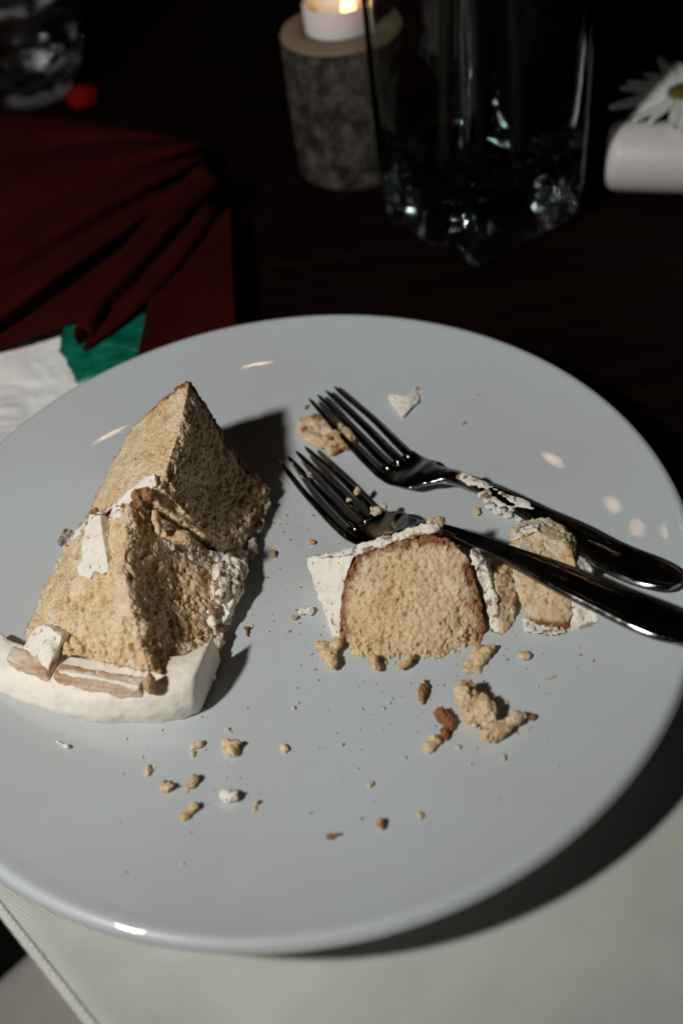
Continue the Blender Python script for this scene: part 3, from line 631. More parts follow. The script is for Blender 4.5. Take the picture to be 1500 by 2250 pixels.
# food stuck on the forks
def smear(pts, name, label, seed, cat='icing', cr=.2, parent=None):
    sh = []; iv, if_ = ico()
    for (p, r) in pts: sh.append((iv*np.array([r*1.3, r, r*.45])+p, if_))
    me = lumpy(name, sh, .024, (50, .012, .04), (.04, 3), (.03, 5), (.008, 14), seed, smooth=3)
    c = mverts(me); set_attr(me, 'crust', .9*sstep(fbm(c*100, 3.5, 3, seed), cr, cr+.15)); set_attr(me, 'cream', 0*c[:, 0])
    o = put(name, me, M_ice2, parent)
    if label: tag(o, label, cat)
    return o
pts = []
for (x, y, r) in ((1012, 1046, .0018), (1030, 1054, .0022), (1048, 1062, .0016), (1062, 1068, .002), (1085, 1078, .0016), (1115, 1094, .0018), (1140, 1104, .002), (1172, 1120, .0014), (1076, 1100, .0020), (1060, 1084, .002), (1108, 1112, .0012), (1130, 1122, .0014)):
    pts.append((pix(x, y, .0218), r))
dn_ = []
for (pa, ra), (pb, rb) in zip(pts[:7], pts[1:8]):
    for k in range(9): t = k/9; dn_.append((pa+(pb-pa)*t+(rng.random(3)-.5)*.0013, (ra+(rb-ra)*t)*(.6+.5*rng.random())))
for (pa, ra), (pb, rb) in zip(pts[8:11], pts[9:12]):
    for k in range(7): t = k/7; dn_.append((pa+(pb-pa)*t+(rng.random(3)-.5)*.0014, (ra+(rb-ra)*t)*(.5+.5*rng.random())))
pts = dn_
smear(pts, 'icing_smear', 'broken streak of icing stuck along the upper fork handle', 5)
smear([(onp(1075, 1112, .002), .002), (onp(1095, 1122, .0015), .0024), (onp(1115, 1132, .0012), .002), (onp(1140, 1140, .001), .0016)], 'icing_smear', 'cream icing sliver on the plate just below the upper fork handle', 6, cr=.5)

# ------------------------------------------------------------------ loose icing and crumbs on the plate
def crumb(x, y, r, label, crust=0., st=(1, 1, .7), rot=0., icing=False, lift=None, name='cake_crumb', z=None, blobs=3):
    p = onp(x, y, r*.45 if lift is None else lift) if z is None else pix(x, y, z)
    crumb.n += 1; r = r*.86
    o = nugget(name, p, r, M_ice2 if icing else M_crumb, None, 100+crumb.n, vox=max(.013, min(.022, r*9)), gr=60 if r > .002 else 110, crust=crust, stretch=st, rot=rot, floor=0 if z is None else None, blobs=blobs)
    return tag(o, label, 'crumb', 'crumbs scattered on the plate')
crumb.n = 0
o = flake([(850, 868, .0165), (862, 862, .0175), (880, 868, .0175), (902, 862, .0175), (912, 850, .0165), (925, 838, .0160), (932, 846, .0155), (932, 858, .0155), (922, 866, .0160), (920, 882, .0165), (905, 892, .0160), (892, 908, .0150), (882, 918, .0145), (872, 900, .0150), (858, 888, .0150)], v3(.0005, .001, -.0035), 'icing_scrap', 4, .06, None, 3)
tag(o, 'curled heart-shaped scrap of icing near the top of the plate', 'icing')
crumb(1042, 1548, .0080, 'big pale crumb lump with a brown fleck, largest of the loose pieces', 0, (.75, 1.1, .9), .2, blobs=5)
crumb(1108, 1590, .0060, 'knobbly pale crumb lump right of the largest loose piece', 0, (1.4, .7, .7), .45, blobs=4)
crumb(980, 1588, .0050, 'dark brown crust fragment left of the largest loose piece', .95, (.7, 1.1, .7), .2, blobs=4)
crumb(950, 1632, .0034, 'pale crumb at the foot of the dark brown crust fragment', 0)
crumb(1165, 1574, .0022, 'round dark brown crumb at the right end of the crumb cluster', .95, blobs=2)
crumb(930, 1518, .0036, 'upright brown crust sliver above the crumb cluster', .8, (.45, 1.5, .6), -.1)
crumb(1012, 1550, .0014, 'tiny pale crumb touching the left side of the largest loose piece', 0)
crumb(1008, 1642, .0014, 'tiny pale crumb under the crumb cluster', 0)
crumb(1103, 1664, .0016, 'small pale crumb below the knobbly lump', 0, (.6, 1.2, .6))
crumb(1158, 1440, .0028, 'pale flake crumb between cake piece and fork end', 0, (1.3, .8, .6), -.4)
crumb(1206, 1487, .0016, 'small flat pale crumb below the fork handles', 0, (1.5, .6, .5))
crumb(1050, 1124, .0026, 'pale teardrop crumb between the two forks', 0, (.8, 1.1, .5))
crumb(598, 1216, .0022, 'reddish brown crumb right of the big slice', .5)
crumb(542, 1386, .0024, 'thin upright brown crumb beside the big slice', .85, (.4, 1.5, .6), -.2)
crumb(678, 1340, .0034, 'white icing crumb with brown flecks left of the half-eaten piece', .05, (1, .8, .7), .5, True)
crumb(645, 1354, .0018, 'small pinkish brown crumb beside the flecked icing crumb', .5)
crumb(510, 1640, .0042, 'fluffy pale crumb below the big slice', 0, (1, .8, .7), blobs=4)
crumb(433, 1636, .0024, 'pale crumb left of the fluffy crumb', 0)
crumb(424, 1657, .0014, 'tiny crumb left of the fluffy crumb, lower of two', 0)
crumb(627, 1643, .0020, 'lone pale crumb right of the fluffy crumb', 0)
crumb(330, 1688, .0022, 'tall pale crumb at the left of the lower crumbs', 0, (.7, 1.3, .6))
crumb(357, 1728, .0030, 'tan crumb left of the brown-tipped crumb', .12)
crumb(423, 1716, .0030, 'crumb with a dark brown tip above the yellowish one', .4, (.9, 1.1, .7))
crumb(416, 1783, .0028, 'yellowish crumb lowest on the left of the plate', .08)
crumb(507, 1746, .0040, 'smooth cream icing crumb with a brown underside', .03, (1.2, .7, .7), -.3, True)
crumb(562, 1770, .0020, 'small grey-tan crumb right of the smooth icing crumb', 0)
crumb(814, 1724, .0016, 'small pale crumb at the middle of the lower plate', 0)
crumb(829, 1809, .0026, 'orange brown crumb near the lower rim', .55)
crumb(795, 1797, .0009, 'tiny brown speck beside the orange brown crumb', .9)
crumb(923, 1788, .0020, 'pale crumb right of the orange brown crumb', 0)
crumb(731, 1837, .0020, 'flattened brown crumb closest to the lower rim', .8, (1.6, .5, .4))
crumb(136, 1637, .0022, 'thin white icing flake below the left corner of the big slice', 0, (1.4, .5, .6), -.5, True)
crumb(683, 1191, .0018, 'pale crumb above the icing corner of the half-eaten piece', 0)
crumb(684, 1134, .0012, 'tiny crumb left of the lower fork tines', 0)
crumb(618, 1083, .0009, 'tiny brown crumb between the slice and the fork tips', .7)
crumb(1016, 931, .0013, 'tiny tan crumb above the upper fork neck', .2)
crumb(1048, 868, .0010, 'tiny crumb nearest the far rim', .1)
crumb(152, 1167, .0011, 'tiny crumb left of the big slice', 0)
crumb(498, 1603, .0013, 'tiny pale crumb just above the fluffy crumb', 0)
crumb(752, 1637, .0010, 'tiny crumb right of the lone pale crumb', 0)
crumb(840, 1556, .0010, 'tiny crumb left of the upright crust sliver', 0)
crumb(645, 1557, .0010, 'tiny crumb above the lone pale crumb', 0)
crumb(541, 1556, .0009, 'tiny crumb right of the thick icing corner', 0)
crumb(635, 1386, .0009, 'tiny crumb under the pinkish brown crumb', 0)
crumb(786, 1689, .0009, 'tiny crumb left of the crumb at the middle of the lower plate', .1)
crumb(970, 1145, .0018, 'pale crumb right behind the top of the half-eaten piece', 0)
crumb(832, 1115, .0034, 'pale crumb sitting on the root of the lower fork tines', 0, z=.0175)
crumb(785, 1080, .0020, 'crumb caught on the lower fork upper tine', .15, z=.0165)
crumb(675, 1045, .0022, 'reddish crumb caught on the second tine of the lower fork', .35, z=.0150)
crumb(640, 1018, .0014, 'reddish crumb near the tip of the lower fork', .45, z=.0172)
crumb(678, 895, .0016, 'grey crumb near the tip of the upper fork', .1, z=.0200)
crumb(720, 960, .0016, 'orange crumb caught between upper fork tines', .6, z=.0165)
crumb(765, 1100, .0016, 'pale crumb wedged between lower fork tines', .0, z=.0145)
# dust of specks nobody could count
vs, fs = [], []; iv, if_ = ico()
for i in range(760):
    cxp, cyp, sp = random.choice(((430, 1700, 130), (640, 1300, 120), (900, 1600, 170), (1050, 1500, 120), (700, 1700, 250), (620, 1150, 60), (850, 1500, 150), (1180, 1410, 90), (560, 1330, 60), (700, 1420, 60), (1050, 1560, 90)))
    p = onp(random.gauss(cxp, sp), random.gauss(cyp, sp*.6), 0); r = .00009+.00040*random.random()**3.5
    if math.hypot(p[0], p[1]) > .125: continue
    b0 = len(vs); q = iv*r*(.6+.8*rng.random((len(iv), 1)))+p+v3(0, 0, r*.4); vs += list(q); fs += [tuple(b0+t for t in f) for f in if_]
me = mesh('crumb_dust', vs, fs); set_attr(me, 'crust', np.repeat(rng.random(len(vs)//12) > .6, 12)*.8); set_attr(me, 'cream', np.zeros(len(vs)))
tag(put('crumb_dust', me, M_crumb), 'fine crumb specks scattered over the plate', None, kind='stuff')

# ------------------------------------------------------------------ saucer, tissue and green paper at the left
q1, q2 = pix(150, 702, .010), pix(0, 762, .010)
mid = (q1+q2)/2; dv = q2-q1; dv /= np.linalg.norm(dv); nv = np.array([-dv[1], dv[0], 0])
if nv[1] > 0: nv = -nv
RS = .050; ch_ = np.linalg.norm(q2-q1)/2; cc = mid+nv*math.sqrt(RS**2-ch_**2)
vs, fs = lathe([(0, -.0040), (.03, -.0040), (.033, .0), (RS-.004, .0075), (RS, .0095), (RS+.0004, .0107), (RS-.0012, .0108), (RS-.006, .0092), (.03, .003), (0, .0028)], 96, (cc[0], cc[1]))
sa = put('saucer', merge0(mesh('saucer', vs, fs)), simple('grey_glaze', (.32, .30, .27), .3)); tag(sa, 'saucer with a thin grey rim under the tissue, half hidden by the plate', 'saucer')
# tissue lying on the saucer
vs, fs, n = [], [], 70
for i in range(n):
    for j in range(n):
        a, bb = -.5+i/(n-1), -.5+j/(n-1); k = max(abs(a), abs(bb))*2; ang = math.atan2(bb, a); rr_ = k*(RS-.0025)*(1+.012*math.sin(9*ang))
        x, y = cc[0]+rr_*math.cos(ang), cc[1]+rr_*math.sin(ang); vs.append((x, y, 0))
vs = np.array(vs); cpt = vs*np.array([1, 1, 1])
nz = fbm(vs*np.array([30, 55, 1.]), 1, 3, 3)
rr2 = np.hypot(vs[:, 0]-cc[0], vs[:, 1]-cc[1]); vs[:, 2] = .0052+.0060*(rr2/RS)**3+.0022*nz+.0008*np.abs(fbm(vs*140, 1, 2, 9))
for i in range(n-1):
    for j in range(n-1): fs.append((i*n+j, i*n+j+1, (i+1)*n+j+1, (i+1)*n+j))
me = mesh('tissue', vs, fs); fix_normals(me)
ti = put('paper_tissue', me, M_paper); tag(ti, 'wrinkled white paper tissue spread over the saucer', 'tissue')
# green jagged paper
gp = [(150, 712), (138, 735), (128, 768), (140, 785), (150, 800), (158, 818), (166, 842), (220, 838), (330, 770), (330, 690), (318, 682), (250, 690), (180, 695)]
out = []
for i in range(len(gp)):
    a, b_ = np.array(gp[i], float), np.array(gp[(i+1) % len(gp)], float); k = max(2, int(np.linalg.norm(b_-a)/7))
    for t in range(k): out.append(a+(b_-a)*t/k+(rng.random(2)-.5)*9)
cen = np.array([225, 762.]); rings = 9; vs, fs = [], []
for r_ in range(rings):
    for p in out:
        q = cen+(p-cen)*(r_+.3)/(rings-.7); w_ = pix(q[0], q[1], .0145)
        vs.append(w_)
vs = np.array(vs); vs[:, 2] = .0155+.0022*fbm(vs*45, 1, 3, 3)+.0006*fbm(vs*300, 1, 2, 5)
k = len(out)
for r_ in range(rings-1):
    for i in range(k): fs.append((r_*k+i, r_*k+(i+1) % k, (r_+1)*k+(i+1) % k, (r_+1)*k+i))
fs.append(tuple(range(k)))
me = mesh('green_paper', vs, fs); fix_normals(me); gpo = put('green_paper', me, M_green); md = gpo.modifiers.new('t', 'SOLIDIFY'); md.thickness = .0008; md.offset = 0
tag(gpo, 'shiny dark green paper with a ragged edge under the red napkin', 'paper')

# ------------------------------------------------------------------ burgundy napkin
rowsn = [
 ([(-150, 240), (60, 254), (230, 270), (330, 298)], .004), ([(-150, 262), (60, 268), (235, 282), (380, 302)], .016),
 ([(-150, 300), (60, 292), (235, 295), (400, 306)], .022), ([(-150, 385), (60, 340), (230, 314), (420, 312)], .012),
 ([(-150, 410), (60, 362), (245, 328), (440, 314)], .026), ([(-150, 480), (60, 415), (262, 355), (462, 318)], .034), ([(-150, 590), (0, 523), (250, 408), (440, 332)], .014),
 ([(-150, 600), (0, 540), (250, 418), (448, 340)], .028), ([(-150, 660), (0, 580), (245, 440), (448, 352)], .038), ([(-150, 715), (0, 633), (250, 477), (445, 372)], .018),
 ([(-150, 735), (0, 645), (252, 485), (446, 378)], .032), ([(-150, 790), (0, 690), (255, 515), (448, 388)], .043), ([(-150, 822), (0, 734), (250, 550), (425, 404)], .016),
 ([(150, 712), (190, 652), (300, 530), (448, 396)], .026), ([(160, 735), (225, 655), (330, 540), (458, 408)], .034), ([(176, 764), (240, 690), (345, 575), (455, 432)], .016),
 ([(184, 767), (262, 684), (360, 575), (462, 440)], .025), ([(205, 760), (290, 690), (385, 585), (480, 452)], .022), ([(240, 745), (310, 690), (400, 590), (490, 462)], .008)]
npn = 26; G = []
for pts, z in rowsn:
    row = []
    for i in range(npn):
        t = i/(npn-1); q = catmull(pts, t); e = 1-.35*max(0, (t-.85)/.15)**2
        zz_ = (.012+(z-.012)*.42)*e+.004*(1-abs(2*t-1))
        row.append(pix(q[0], q[1], max(.003, zz_)))
    G.append(row)
G = np.array(G); K = 6; dense = []
for i in range(len(G)-1):
    for s in range(K):
        t = s/K
        a, b_, c_, d_ = G[max(i-1, 0)], G[i], G[i+1], G[min(i+2, len(G)-1)]
        dense.append(.5*((2*b_)+(-a+c_)*t+(2*a-5*b_+4*c_-d_)*t*t+(-a+3*b_-3*c_+d_)*t**3))
dense.append(G[-1]); D = np.array(dense); vs = D.reshape(-1, 3).copy()
vs[:, 2] = np.maximum(vs[:, 2]+.0008*fbm(vs*60, 1, 2, 3), .001); n0, n1_ = D.shape[:2]
fs = [(i*n1_+j, i*n1_+j+1, (i+1)*n1_+j+1, (i+1)*n1_+j) for i in range(n0-1) for j in range(n1_-1)]
nk = empty('cloth_napkin', tuple(pix(250, 560, 0))); tag(nk, 'burgundy cloth napkin folded into a fan, lying over the green paper', 'napkin')
me = mesh('pleats', vs, fs); fix_normals(me); pn = put('pleats', me, M_napkin, nk); md = pn.modifiers.new('t', 'SOLIDIFY'); md.thickness = .0012; md.offset = 0
md = pn.modifiers.new('s', 'SUBSURF'); md.levels = 1; md.render_levels = 1
# rolled fold end
vs, fs = [], []
for i in range(22):
    t = i/21; q = catmull([(452, 402), (400, 448), (330, 520), (250, 615), (185, 735)], t); r_ = .0075*(1-.55*t)
    c_ = pix(q[0], q[1], .020); 
    ax_ = pix(300, 560, .02)-pix(440, 405, .02); ax_ /= np.linalg.norm(ax_); sd_ = np.array([ax_[1], -ax_[0], 0])
    for k in range(22):
        a = math.radians(-60+k*300/21); vs.append(c_+sd_*r_*math.cos(a)*1.2+v3(0, 0, r_*math.sin(a)*1.3))
fs = [(i*22+j, i*22+j+1, (i+1)*22+j+1, (i+1)*22+j) for i in range(21) for j in range(21)]
me = mesh('rolled_fold', vs, fs); fix_normals(me); o = put('rolled_fold', me, M_napkin, nk); md = o.modifiers.new('t', 'SOLIDIFY'); md.thickness = .001
# flat corner panel
vs, fs = [], []
for i in range(24):
    for j in range(24):
        s, t = i/23, j/23
        a = np.array(catmull([(335, 625), (400, 560), (505, 450)], t)); b_ = np.array(catmull([(300, 790), (400, 760), (520, 745)], t)); q = a+(b_-a)*s
        vs.append(pix(q[0], q[1], .0185-.006*t+.001*math.sin(t*5+s*2)))
fs = [(i*24+j, i*24+j+1, (i+1)*24+j+1, (i+1)*24+j) for i in range(23) for j in range(23)]
me = mesh('flat_corner', vs, fs); fix_normals(me); o = put('flat_corner', me, M_napkin, nk); md = o.modifiers.new('t', 'SOLIDIFY'); md.thickness = .0012

# ------------------------------------------------------------------ birch candle holder and tealight
bc = np.array([.0605, .321]); BH, BR = .0715, .0325
M_bark, nt, b = mat('birch_bark'); g = N(nt, 'ShaderNodeNewGeometry')
n1 = N(nt, 'ShaderNodeTexNoise', Scale=95, Detail=8, Roughness=.7); nt.links.new(g.outputs['Position'], n1.inputs['Vector'])
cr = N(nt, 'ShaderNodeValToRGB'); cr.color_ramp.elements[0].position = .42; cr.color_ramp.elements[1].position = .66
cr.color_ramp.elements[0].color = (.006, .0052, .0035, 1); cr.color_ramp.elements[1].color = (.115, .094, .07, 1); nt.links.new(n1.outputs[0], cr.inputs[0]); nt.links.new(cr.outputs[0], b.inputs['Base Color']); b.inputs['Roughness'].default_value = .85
bp = N(nt, 'ShaderNodeBump', Strength=.8, Distance=.0015); nt.links.new(n1.outputs[0], bp.inputs['Height']); nt.links.new(bp.outputs[0], b.inputs['Normal'])
bh = empty('log_candle_holder', (bc[0], bc[1], -.004)); tag(bh, 'birch log candle holder with mottled grey bark', 'candle holder')
vs, fs = [], []; na, nz_ = 120, 60
for i in range(nz_):
    z = -.004+(BH+.004)*i/(nz_-1)
    for j in range(na):
        a = 2*math.pi*j/na; vs.append((math.cos(a), math.sin(a), z))
vs = np.array(vs); q = np.stack([vs[:, 0]*BR, vs[:, 1]*BR, vs[:, 2]], -1)
rr_ = BR*(1+.03*fbm(q*28, 1, 2, 2))+.0009*fbm(q*160, 1, 3, 4)
vs[:, 0] = bc[0]+vs[:, 0]*rr_; vs[:, 1] = bc[1]+vs[:, 1]*rr_
fs = [(i*na+j, i*na+(j+1) % na, (i+1)*na+(j+1) % na, (i+1)*na+j) for i in range(nz_-1) for j in range(na)]
fs.append(tuple(range(na-1, -1, -1)))
put('bark', mesh('bark', vs, fs), M_bark, bh)
rim = vs[-na:]; tc = pix(748, 62, BH)[:2]; HR = .0192
vs2, fs2 = [], []
for k, (f_, dz) in enumerate(((1, 0), (.985, .0012), (.95, .0016), (.5, .0018), (0, .0018), (0, -.012))):
    for j in range(na):
        a = 2*math.pi*j/na; hole = np.array([tc[0]+HR*math.cos(a), tc[1]+HR*math.sin(a)]); p = hole+(rim[j, :2]-hole)*f_; vs2.append((p[0], p[1], BH+dz))
for k in range(5):
    for j in range(na): fs2.append((k*na+j, k*na+(j+1) % na, (k+1)*na+(j+1) % na, (k+1)*na+j))
fs2.append(tuple(5*na+j for j in range(na)))
M_cut = noisy('cut_wood', (.20, .13, .08), (.32, .22, .14), 60, .7, .3, 200, .0004)
me = mesh('cut_top', vs2, fs2); put('cut_top', me, M_cut, bh)
tl_ = empty('tealight', (tc[0], tc[1], BH-.012)); tag(tl_, 'lit white tealight set into the birch log', 'candle')
CT = .0150
M_cup = simple('tealight_plastic', (.82, .78, .74), .4, **{'Subsurface Weight': .5, 'Subsurface Scale': .004})
vs, fs = lathe([(0, -.0115), (.0178, -.0115), (.0186, -.010), (.0188, CT-.001), (.0184, CT), (.0172, CT-.0002), (.0168, CT-.002), (.0160, .0075), (.010, .0062), (0, .0060)], 64, tc, BH)
put('cup', merge0(mesh('cup', vs, fs)), M_cup, tl_)
M_flame, nt, b = mat('flame'); b.inputs['Base Color'].default_value = (1, .7, .3, 1); b.inputs['Emission Color'].default_value = (1.0, .50, .14, 1); b.inputs['Emission Strength'].default_value = 6
fx = pix(766, 30, BH+.008)[:2]
vs, fs = lathe([(0, .006), (.0022, .0062), (.0034, .0085), (.0036, .011), (.0026, .0155), (.0012, .020), (0, .024)], 32, fx, BH)
put('flame', merge0(mesh('flame', vs, fs)), M_flame, tl_)

# ------------------------------------------------------------------ square glass vase
v0, va, vb = pix(1050, 606, 0), pix(834, 470, 0), pix(1262, 474, 0)
d1 = (va-v0)/np.linalg.norm(va-v0); S = .077
d2 = np.array([d1[1], -d1[0], 0]);
if d2@(vb-v0) < 0: d2 = -d2
vc = v0+d1*S/2+d2*S/2+v3(-.0025, .003, 0)
def ring(half, rad, z, n=10, wob=0):
    o = []
    for qd, (sx, sy) in enumerate(((1, 1), (-1, 1), (-1, -1), (1, -1))):
        for k in range(n):
            a = math.pi/2*(qd+k/(n-1)); x = sx*(half-rad)+rad*math.cos(a); y = sy*(half-rad)+rad*math.sin(a)
            if wob: x *= 1+wob*math.sin(a*3+z*200); y *= 1+wob*math.cos(a*4)
            o.append(vc+d1*x+d2*y+v3(0, 0, z-.0035))
    return o
H = .24; hs = S/2
rows = [ring(hs-.012, .009, .0012), ring(hs-.006, .010, 0), ring(hs-.002, .010, .0015), ring(hs, .009, .006), ring(hs, .007, .03), ring(hs, .0045, .07), ring(hs, .0045, H), ring(hs-.0035, .003, H),
        ring(hs-.004, .003, .065), ring(hs-.0050, .009, .048, wob=.01), ring(hs-.010, .014, .036, wob=.03), ring(hs-.017, .016, .029, wob=.05), ring(hs-.027, .012, .025, wob=.08), ring(.006, .004, .027)]
vs, fs = loft(rows); me = mesh('square_vase', vs, fs); fix_normals(me)
va_ = put('glass_vase', me, M_glassg); md = va_.modifiers.new('s', 'SUBSURF'); md.levels = 2; md.render_levels = 2
tag(va_, 'tall square glass vase with thick bottom and rounded corners', 'vase')
# dark stems standing in the vase
M_stem = noisy('dark_stem', (.002, .004, .0015), (.006, .012, .004), 60, .7)
for (ox, oy, r_, lx, ly, lb) in ((-.006, -.008, .0042, .010, .004, 'thick dark green stem nearest the vase corner'), (.012, .006, .0034, -.012, .008, 'dark green stem leaning left inside the vase'), (-.014, .012, .003, .004, -.010, 'thin dark green stem at the back of the vase'), (.004, -.018, .0036, -.006, .012, 'dark green stem on the right inside the vase')):
    vs, fs = [], []
    for i in range(14):
        t = i/13; c_ = vc+d1*(ox+lx*t)+d2*(oy+ly*t)+v3(0, 0, .026+.24*t)
        for k in range(10): a = 2*math.pi*k/10; vs.append(c_+v3(math.cos(a)*r_, math.sin(a)*r_, 0))
    fs = [(i*10+k, i*10+(k+1) % 10, (i+1)*10+(k+1) % 10, (i+1)*10+k) for i in range(13) for k in range(10)]+[tuple(range(9, -1, -1)), tuple(130+k for k in range(10))]
    tag(put('flower_stem', mesh('flower_stem', vs, fs), M_stem), lb, 'stem', 'stems in the vase')

# ------------------------------------------------------------------ white candle lying down, daisy
a0, a1 = pix(1352, 343, .0150), pix(1500, 347, .0150); ad = (a1-a0)/np.linalg.norm(a1-a0); sd = np.array([-ad[1], ad[0], 0]); RC = .0176
vs, fs = [], []; pr = [(-.0045, .0), (-.0045, .006), (-.0042, .0125), (-.0028, .0155), (.0005, .0171), (.004, RC), (.14, RC), (.143, .0165), (.144, 0)]
for (x, r_) in pr:
    for k in range(48): a = 2*math.pi*k/48; vs.append(a0+ad*x+sd*r_*math.cos(a)+v3(0, 0, r_*math.sin(a)))
fs = [(i*48+k, i*48+(k+1) % 48, (i+1)*48+(k+1) % 48, (i+1)*48+k) for i in range(len(pr)-1) for k in range(48)]
tag(put('white_candle', merge0(mesh('white_candle', vs, fs)), M_wax), 'plain white pillar candle lying on its side by the daisy', 'candle')
dc = pix(1496, 208, .037); dz_ = empty('daisy', tuple(dc)); tag(dz_, 'white daisy with thin petals resting behind the white candle', 'flower')
M_petal = noisy('white_petal', (.72, .74, .70), (.82, .84, .80), 200, .6, **{'Subsurface Weight': .2, 'Subsurface Scale': .001})
dn = v3(-.14, -.06, .98); dn /= np.linalg.norm(dn); dx_ = np.cross(dn, v3(0, 1, .2)); dx_ /= np.linalg.norm(dx_); dy_ = np.cross(dn, dx_)
for k in range(24):
    a = 2*math.pi*k/24+random.uniform(-.08, .08); ln = .029*random.uniform(.85, 1.08); wd = .0034*random.uniform(.8, 1.15); cup = random.uniform(-.35, .25)
    ra = dx_*math.cos(a)+dy_*math.sin(a); ta = np.cross(dn, ra); vs, fs = [], []
    for i in range(8):
        t = i/7; wv = wd*math.sin(math.pi*min(.97, .12+t*.85))**.6
        for j in (-1, -.4, .4, 1): vs.append(dc+ra*(.005+ln*t)+ta*wv*j+dn*(.0025*(j*j)*.6+cup*.012*t*t+(.001 if k % 2 else 0)))
    fs = [(i*4+j, i*4+j+1, (i+1)*4+j+1, (i+1)*4+j) for i in range(7) for j in range(3)]
    o = put('petal', mesh('petal', vs, fs), M_petal, dz_); md = o.modifiers.new('t', 'SOLIDIFY'); md.thickness = .0003
vs, fs = [], []
M_disc = noisy('daisy_disc', (.05, .05, .006), (.17, .13, .015), 600, .8, .8, 900, .0006)
for i in range(8):
    th = math.pi/2*i/7
    for k in range(28): a = 2*math.pi*k/28; vs.append(dc+(dx_*math.cos(a)+dy_*math.sin(a))*.0075*math.cos(th)*(1+.03*(k % 2))+dn*(.0035*math.sin(th)+.001))
fs = [(i*28+k, i*28+(k+1) % 28, (i+1)*28+(k+1) % 28, (i+1)*28+k) for i in range(7) for k in range(28)]
put('flower_centre', mesh('flower_centre', vs, fs), M_disc, dz_)
st = []; 
for i in range(12):
    t = i/11; c_ = dc-dn*.002+v3(.01*t+.06*t, .02*t, -.024*t**.8)
    for k in range(8): a = 2*math.pi*k/8; st.append(c_+v3(0, math.cos(a)*.0013, math.sin(a)*.0013))
put('stalk', mesh('stalk', st, [(i*8+k, i*8+(k+1) % 8, (i+1)*8+(k+1) % 8, (i+1)*8+k) for i in range(11) for k in range(8)]), M_stem, dz_)

# ------------------------------------------------------------------ water glass and red gem at the upper left
gc = pix(78, 196, 0)[:2]
tg = empty('water_glass', (gc[0], gc[1], -.004)); tag(tg, 'round-bottomed cut glass tumbler of water', 'glass')
prf = [(0, .002), (.018, .002), (.021, 0), (.0245, .002), (.027, .006), (.034, .014), (.041, .026), (.0455, .042), (.047, .062), (.046, .10), (.0445, .118), (.043, .1188), (.042, .118), (.0435, .10), (.0445, .062), (.043, .044), (.038, .031), (.029, .022), (.014, .018), (0, .0175)]
vs, fs = lathe(prf, 36, gc, -.0035)
vs = np.array(vs); an = np.arctan2(vs[:, 1]-gc[1], vs[:, 0]-gc[0]); r0 = np.hypot(vs[:, 0]-gc[0], vs[:, 1]-gc[1])
fac = 1-.06*(np.abs(np.sin(an*9+vs[:, 2]*40)))*((vs[:, 2] < .058) & (vs[:, 2] > .006))
vs[:, 0] = gc[0]+(vs[:, 0]-gc[0])*fac; vs[:, 1] = gc[1]+(vs[:, 1]-gc[1])*fac
vs_, fs_ = lathe([(0, 0), (.03, 0), (.034, .002), (.052, .010), (.053, .0115), (.033, .0045), (0, .003)], 64, (-.165, .545), -.0035)
sp = put('added_side_plate', merge0(mesh('added_side_plate', vs_, fs_)), simple('white_china', (.85, .84, .82), .3)); tag(sp, 'small white side plate added behind the cut glass tumbler to brighten it', 'plate')  # white plate added so the tumbler has something bright to refract
o = put('bowl', merge0(mesh('bowl', vs, fs)), M_glass, tg); md = o.modifiers.new('s', 'SUBSURF'); md.levels = 1; md.render_levels = 2
M_water = simple('water', (1, 1, 1), 0, **{'Transmission Weight': 1, 'IOR': 1.33})
vs, fs = lathe([(0, .0179), (.014, .0184), (.0288, .0224), (.0377, .0314), (.0427, .0442), (.0441, .062), (.0440, .078), (.0, .078)], 48, gc, -.0035)
put('water', merge0(mesh('water', vs, fs)), M_water, tg)
tp_ = pix(45, 70, 0); t2 = tl_.copy(); C.objects.link(t2); t2.location = (tp_[0], tp_[1], -.004+.0115); tag(t2, 'lit tealight added behind the cut glass tumbler to glow through it', 'candle')  # second tealight, added to put warm light into the tumbler
for c0 in tl_.children:
    c1 = c0.copy(); C.objects.link(c1); c1.parent = t2
gm = pix(180, 212, .008)
bm = bmesh.new(); bmesh.ops.create_icosphere(bm, subdivisions=1, radius=.0115)
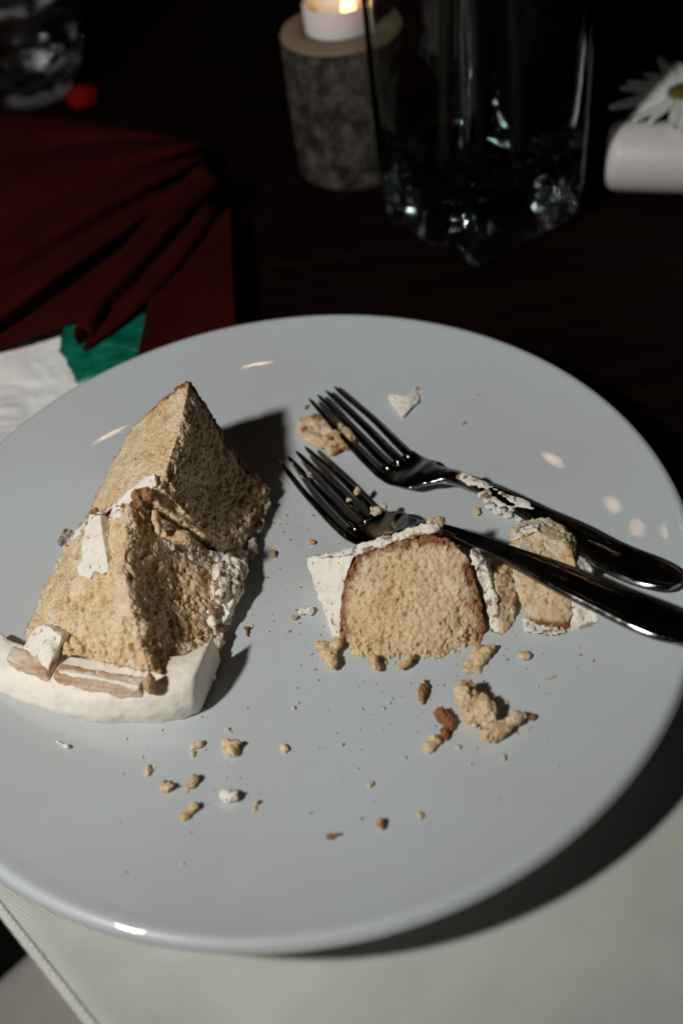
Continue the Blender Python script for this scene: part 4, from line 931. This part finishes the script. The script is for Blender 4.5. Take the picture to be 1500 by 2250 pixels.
for v_ in bm.verts:
    v_.co.x *= 1.0+random.uniform(-.15, .15); v_.co.z *= .6; v_.co.x *= 1.15; v_.co.y *= 1+random.uniform(-.15, .15); v_.co += Vector(gm)
me = bpy.data.meshes.new('red_gem'); bm.to_mesh(me); bm.free()
M_red = simple('red_acrylic', (.33, .008, .004), .12, **{'Transmission Weight': .45, 'IOR': 1.45})
tag(put('red_gem', me, M_red, smooth=False), 'small red faceted gem beside the base of the tumbler', 'gem')

# ------------------------------------------------------------------ string of warm bulbs above the table (mirrored in the plate)
M_bulb, nt, b = mat('warm_bulb'); b.inputs['Base Color'].default_value = (1, .8, .6, 1); b.inputs['Emission Color'].default_value = (1, .66, .42, 1); b.inputs['Emission Strength'].default_value = 26
M_sock = simple('black_socket', (.01, .01, .01), .5)
labs = ['far left bulb of the string lights', 'bulb second from the left end of the string lights', 'middle bulb of the string lights', 'bulb third from the right end of the string lights', 'bulb second from the right end of the string lights', 'far right bulb of the string lights']
for i, (x, y, rt) in enumerate([(240, 955, 0), (565, 800, 0), (1215, 1010, 0), (1345, 1108, 0), (1400, 1160, 0), (1465, 1165, 0)]):
    p = onp(x, y); r_ = math.hypot(p[0], p[1]); sl = .0180*3.0/.1365*(r_/.1365)**2.0
    nrm = np.array([-sl*p[0]/r_, -sl*p[1]/r_, 1]); nrm /= np.linalg.norm(nrm)
    d = p-CP; d /= np.linalg.norm(d); rf = d-2*(d@nrm)*nrm; t = (1.45-p[2])/rf[2]; q = p+rf*t
    e = empty('string_bulb', tuple(q)); tag(e, 'warm glowing '+labs[i], 'light bulb', 'warm bulbs hanging above the table')
    vs, fs = lathe([(0, -.016), (.004, -.014), (.0044, -.008), (.0046, .0), (.0042, .010), (.003, .016)], 20, (q[0], q[1]), q[2]); put('bulb', merge0(mesh('bulb', vs, fs)), M_bulb, e)
    vs, fs = lathe([(.003, .016), (.004, .016), (.004, .03), (.001, .031), (.0008, .5)], 12, (q[0], q[1]), q[2]); put('socket', mesh('socket', vs, fs), M_sock, e)
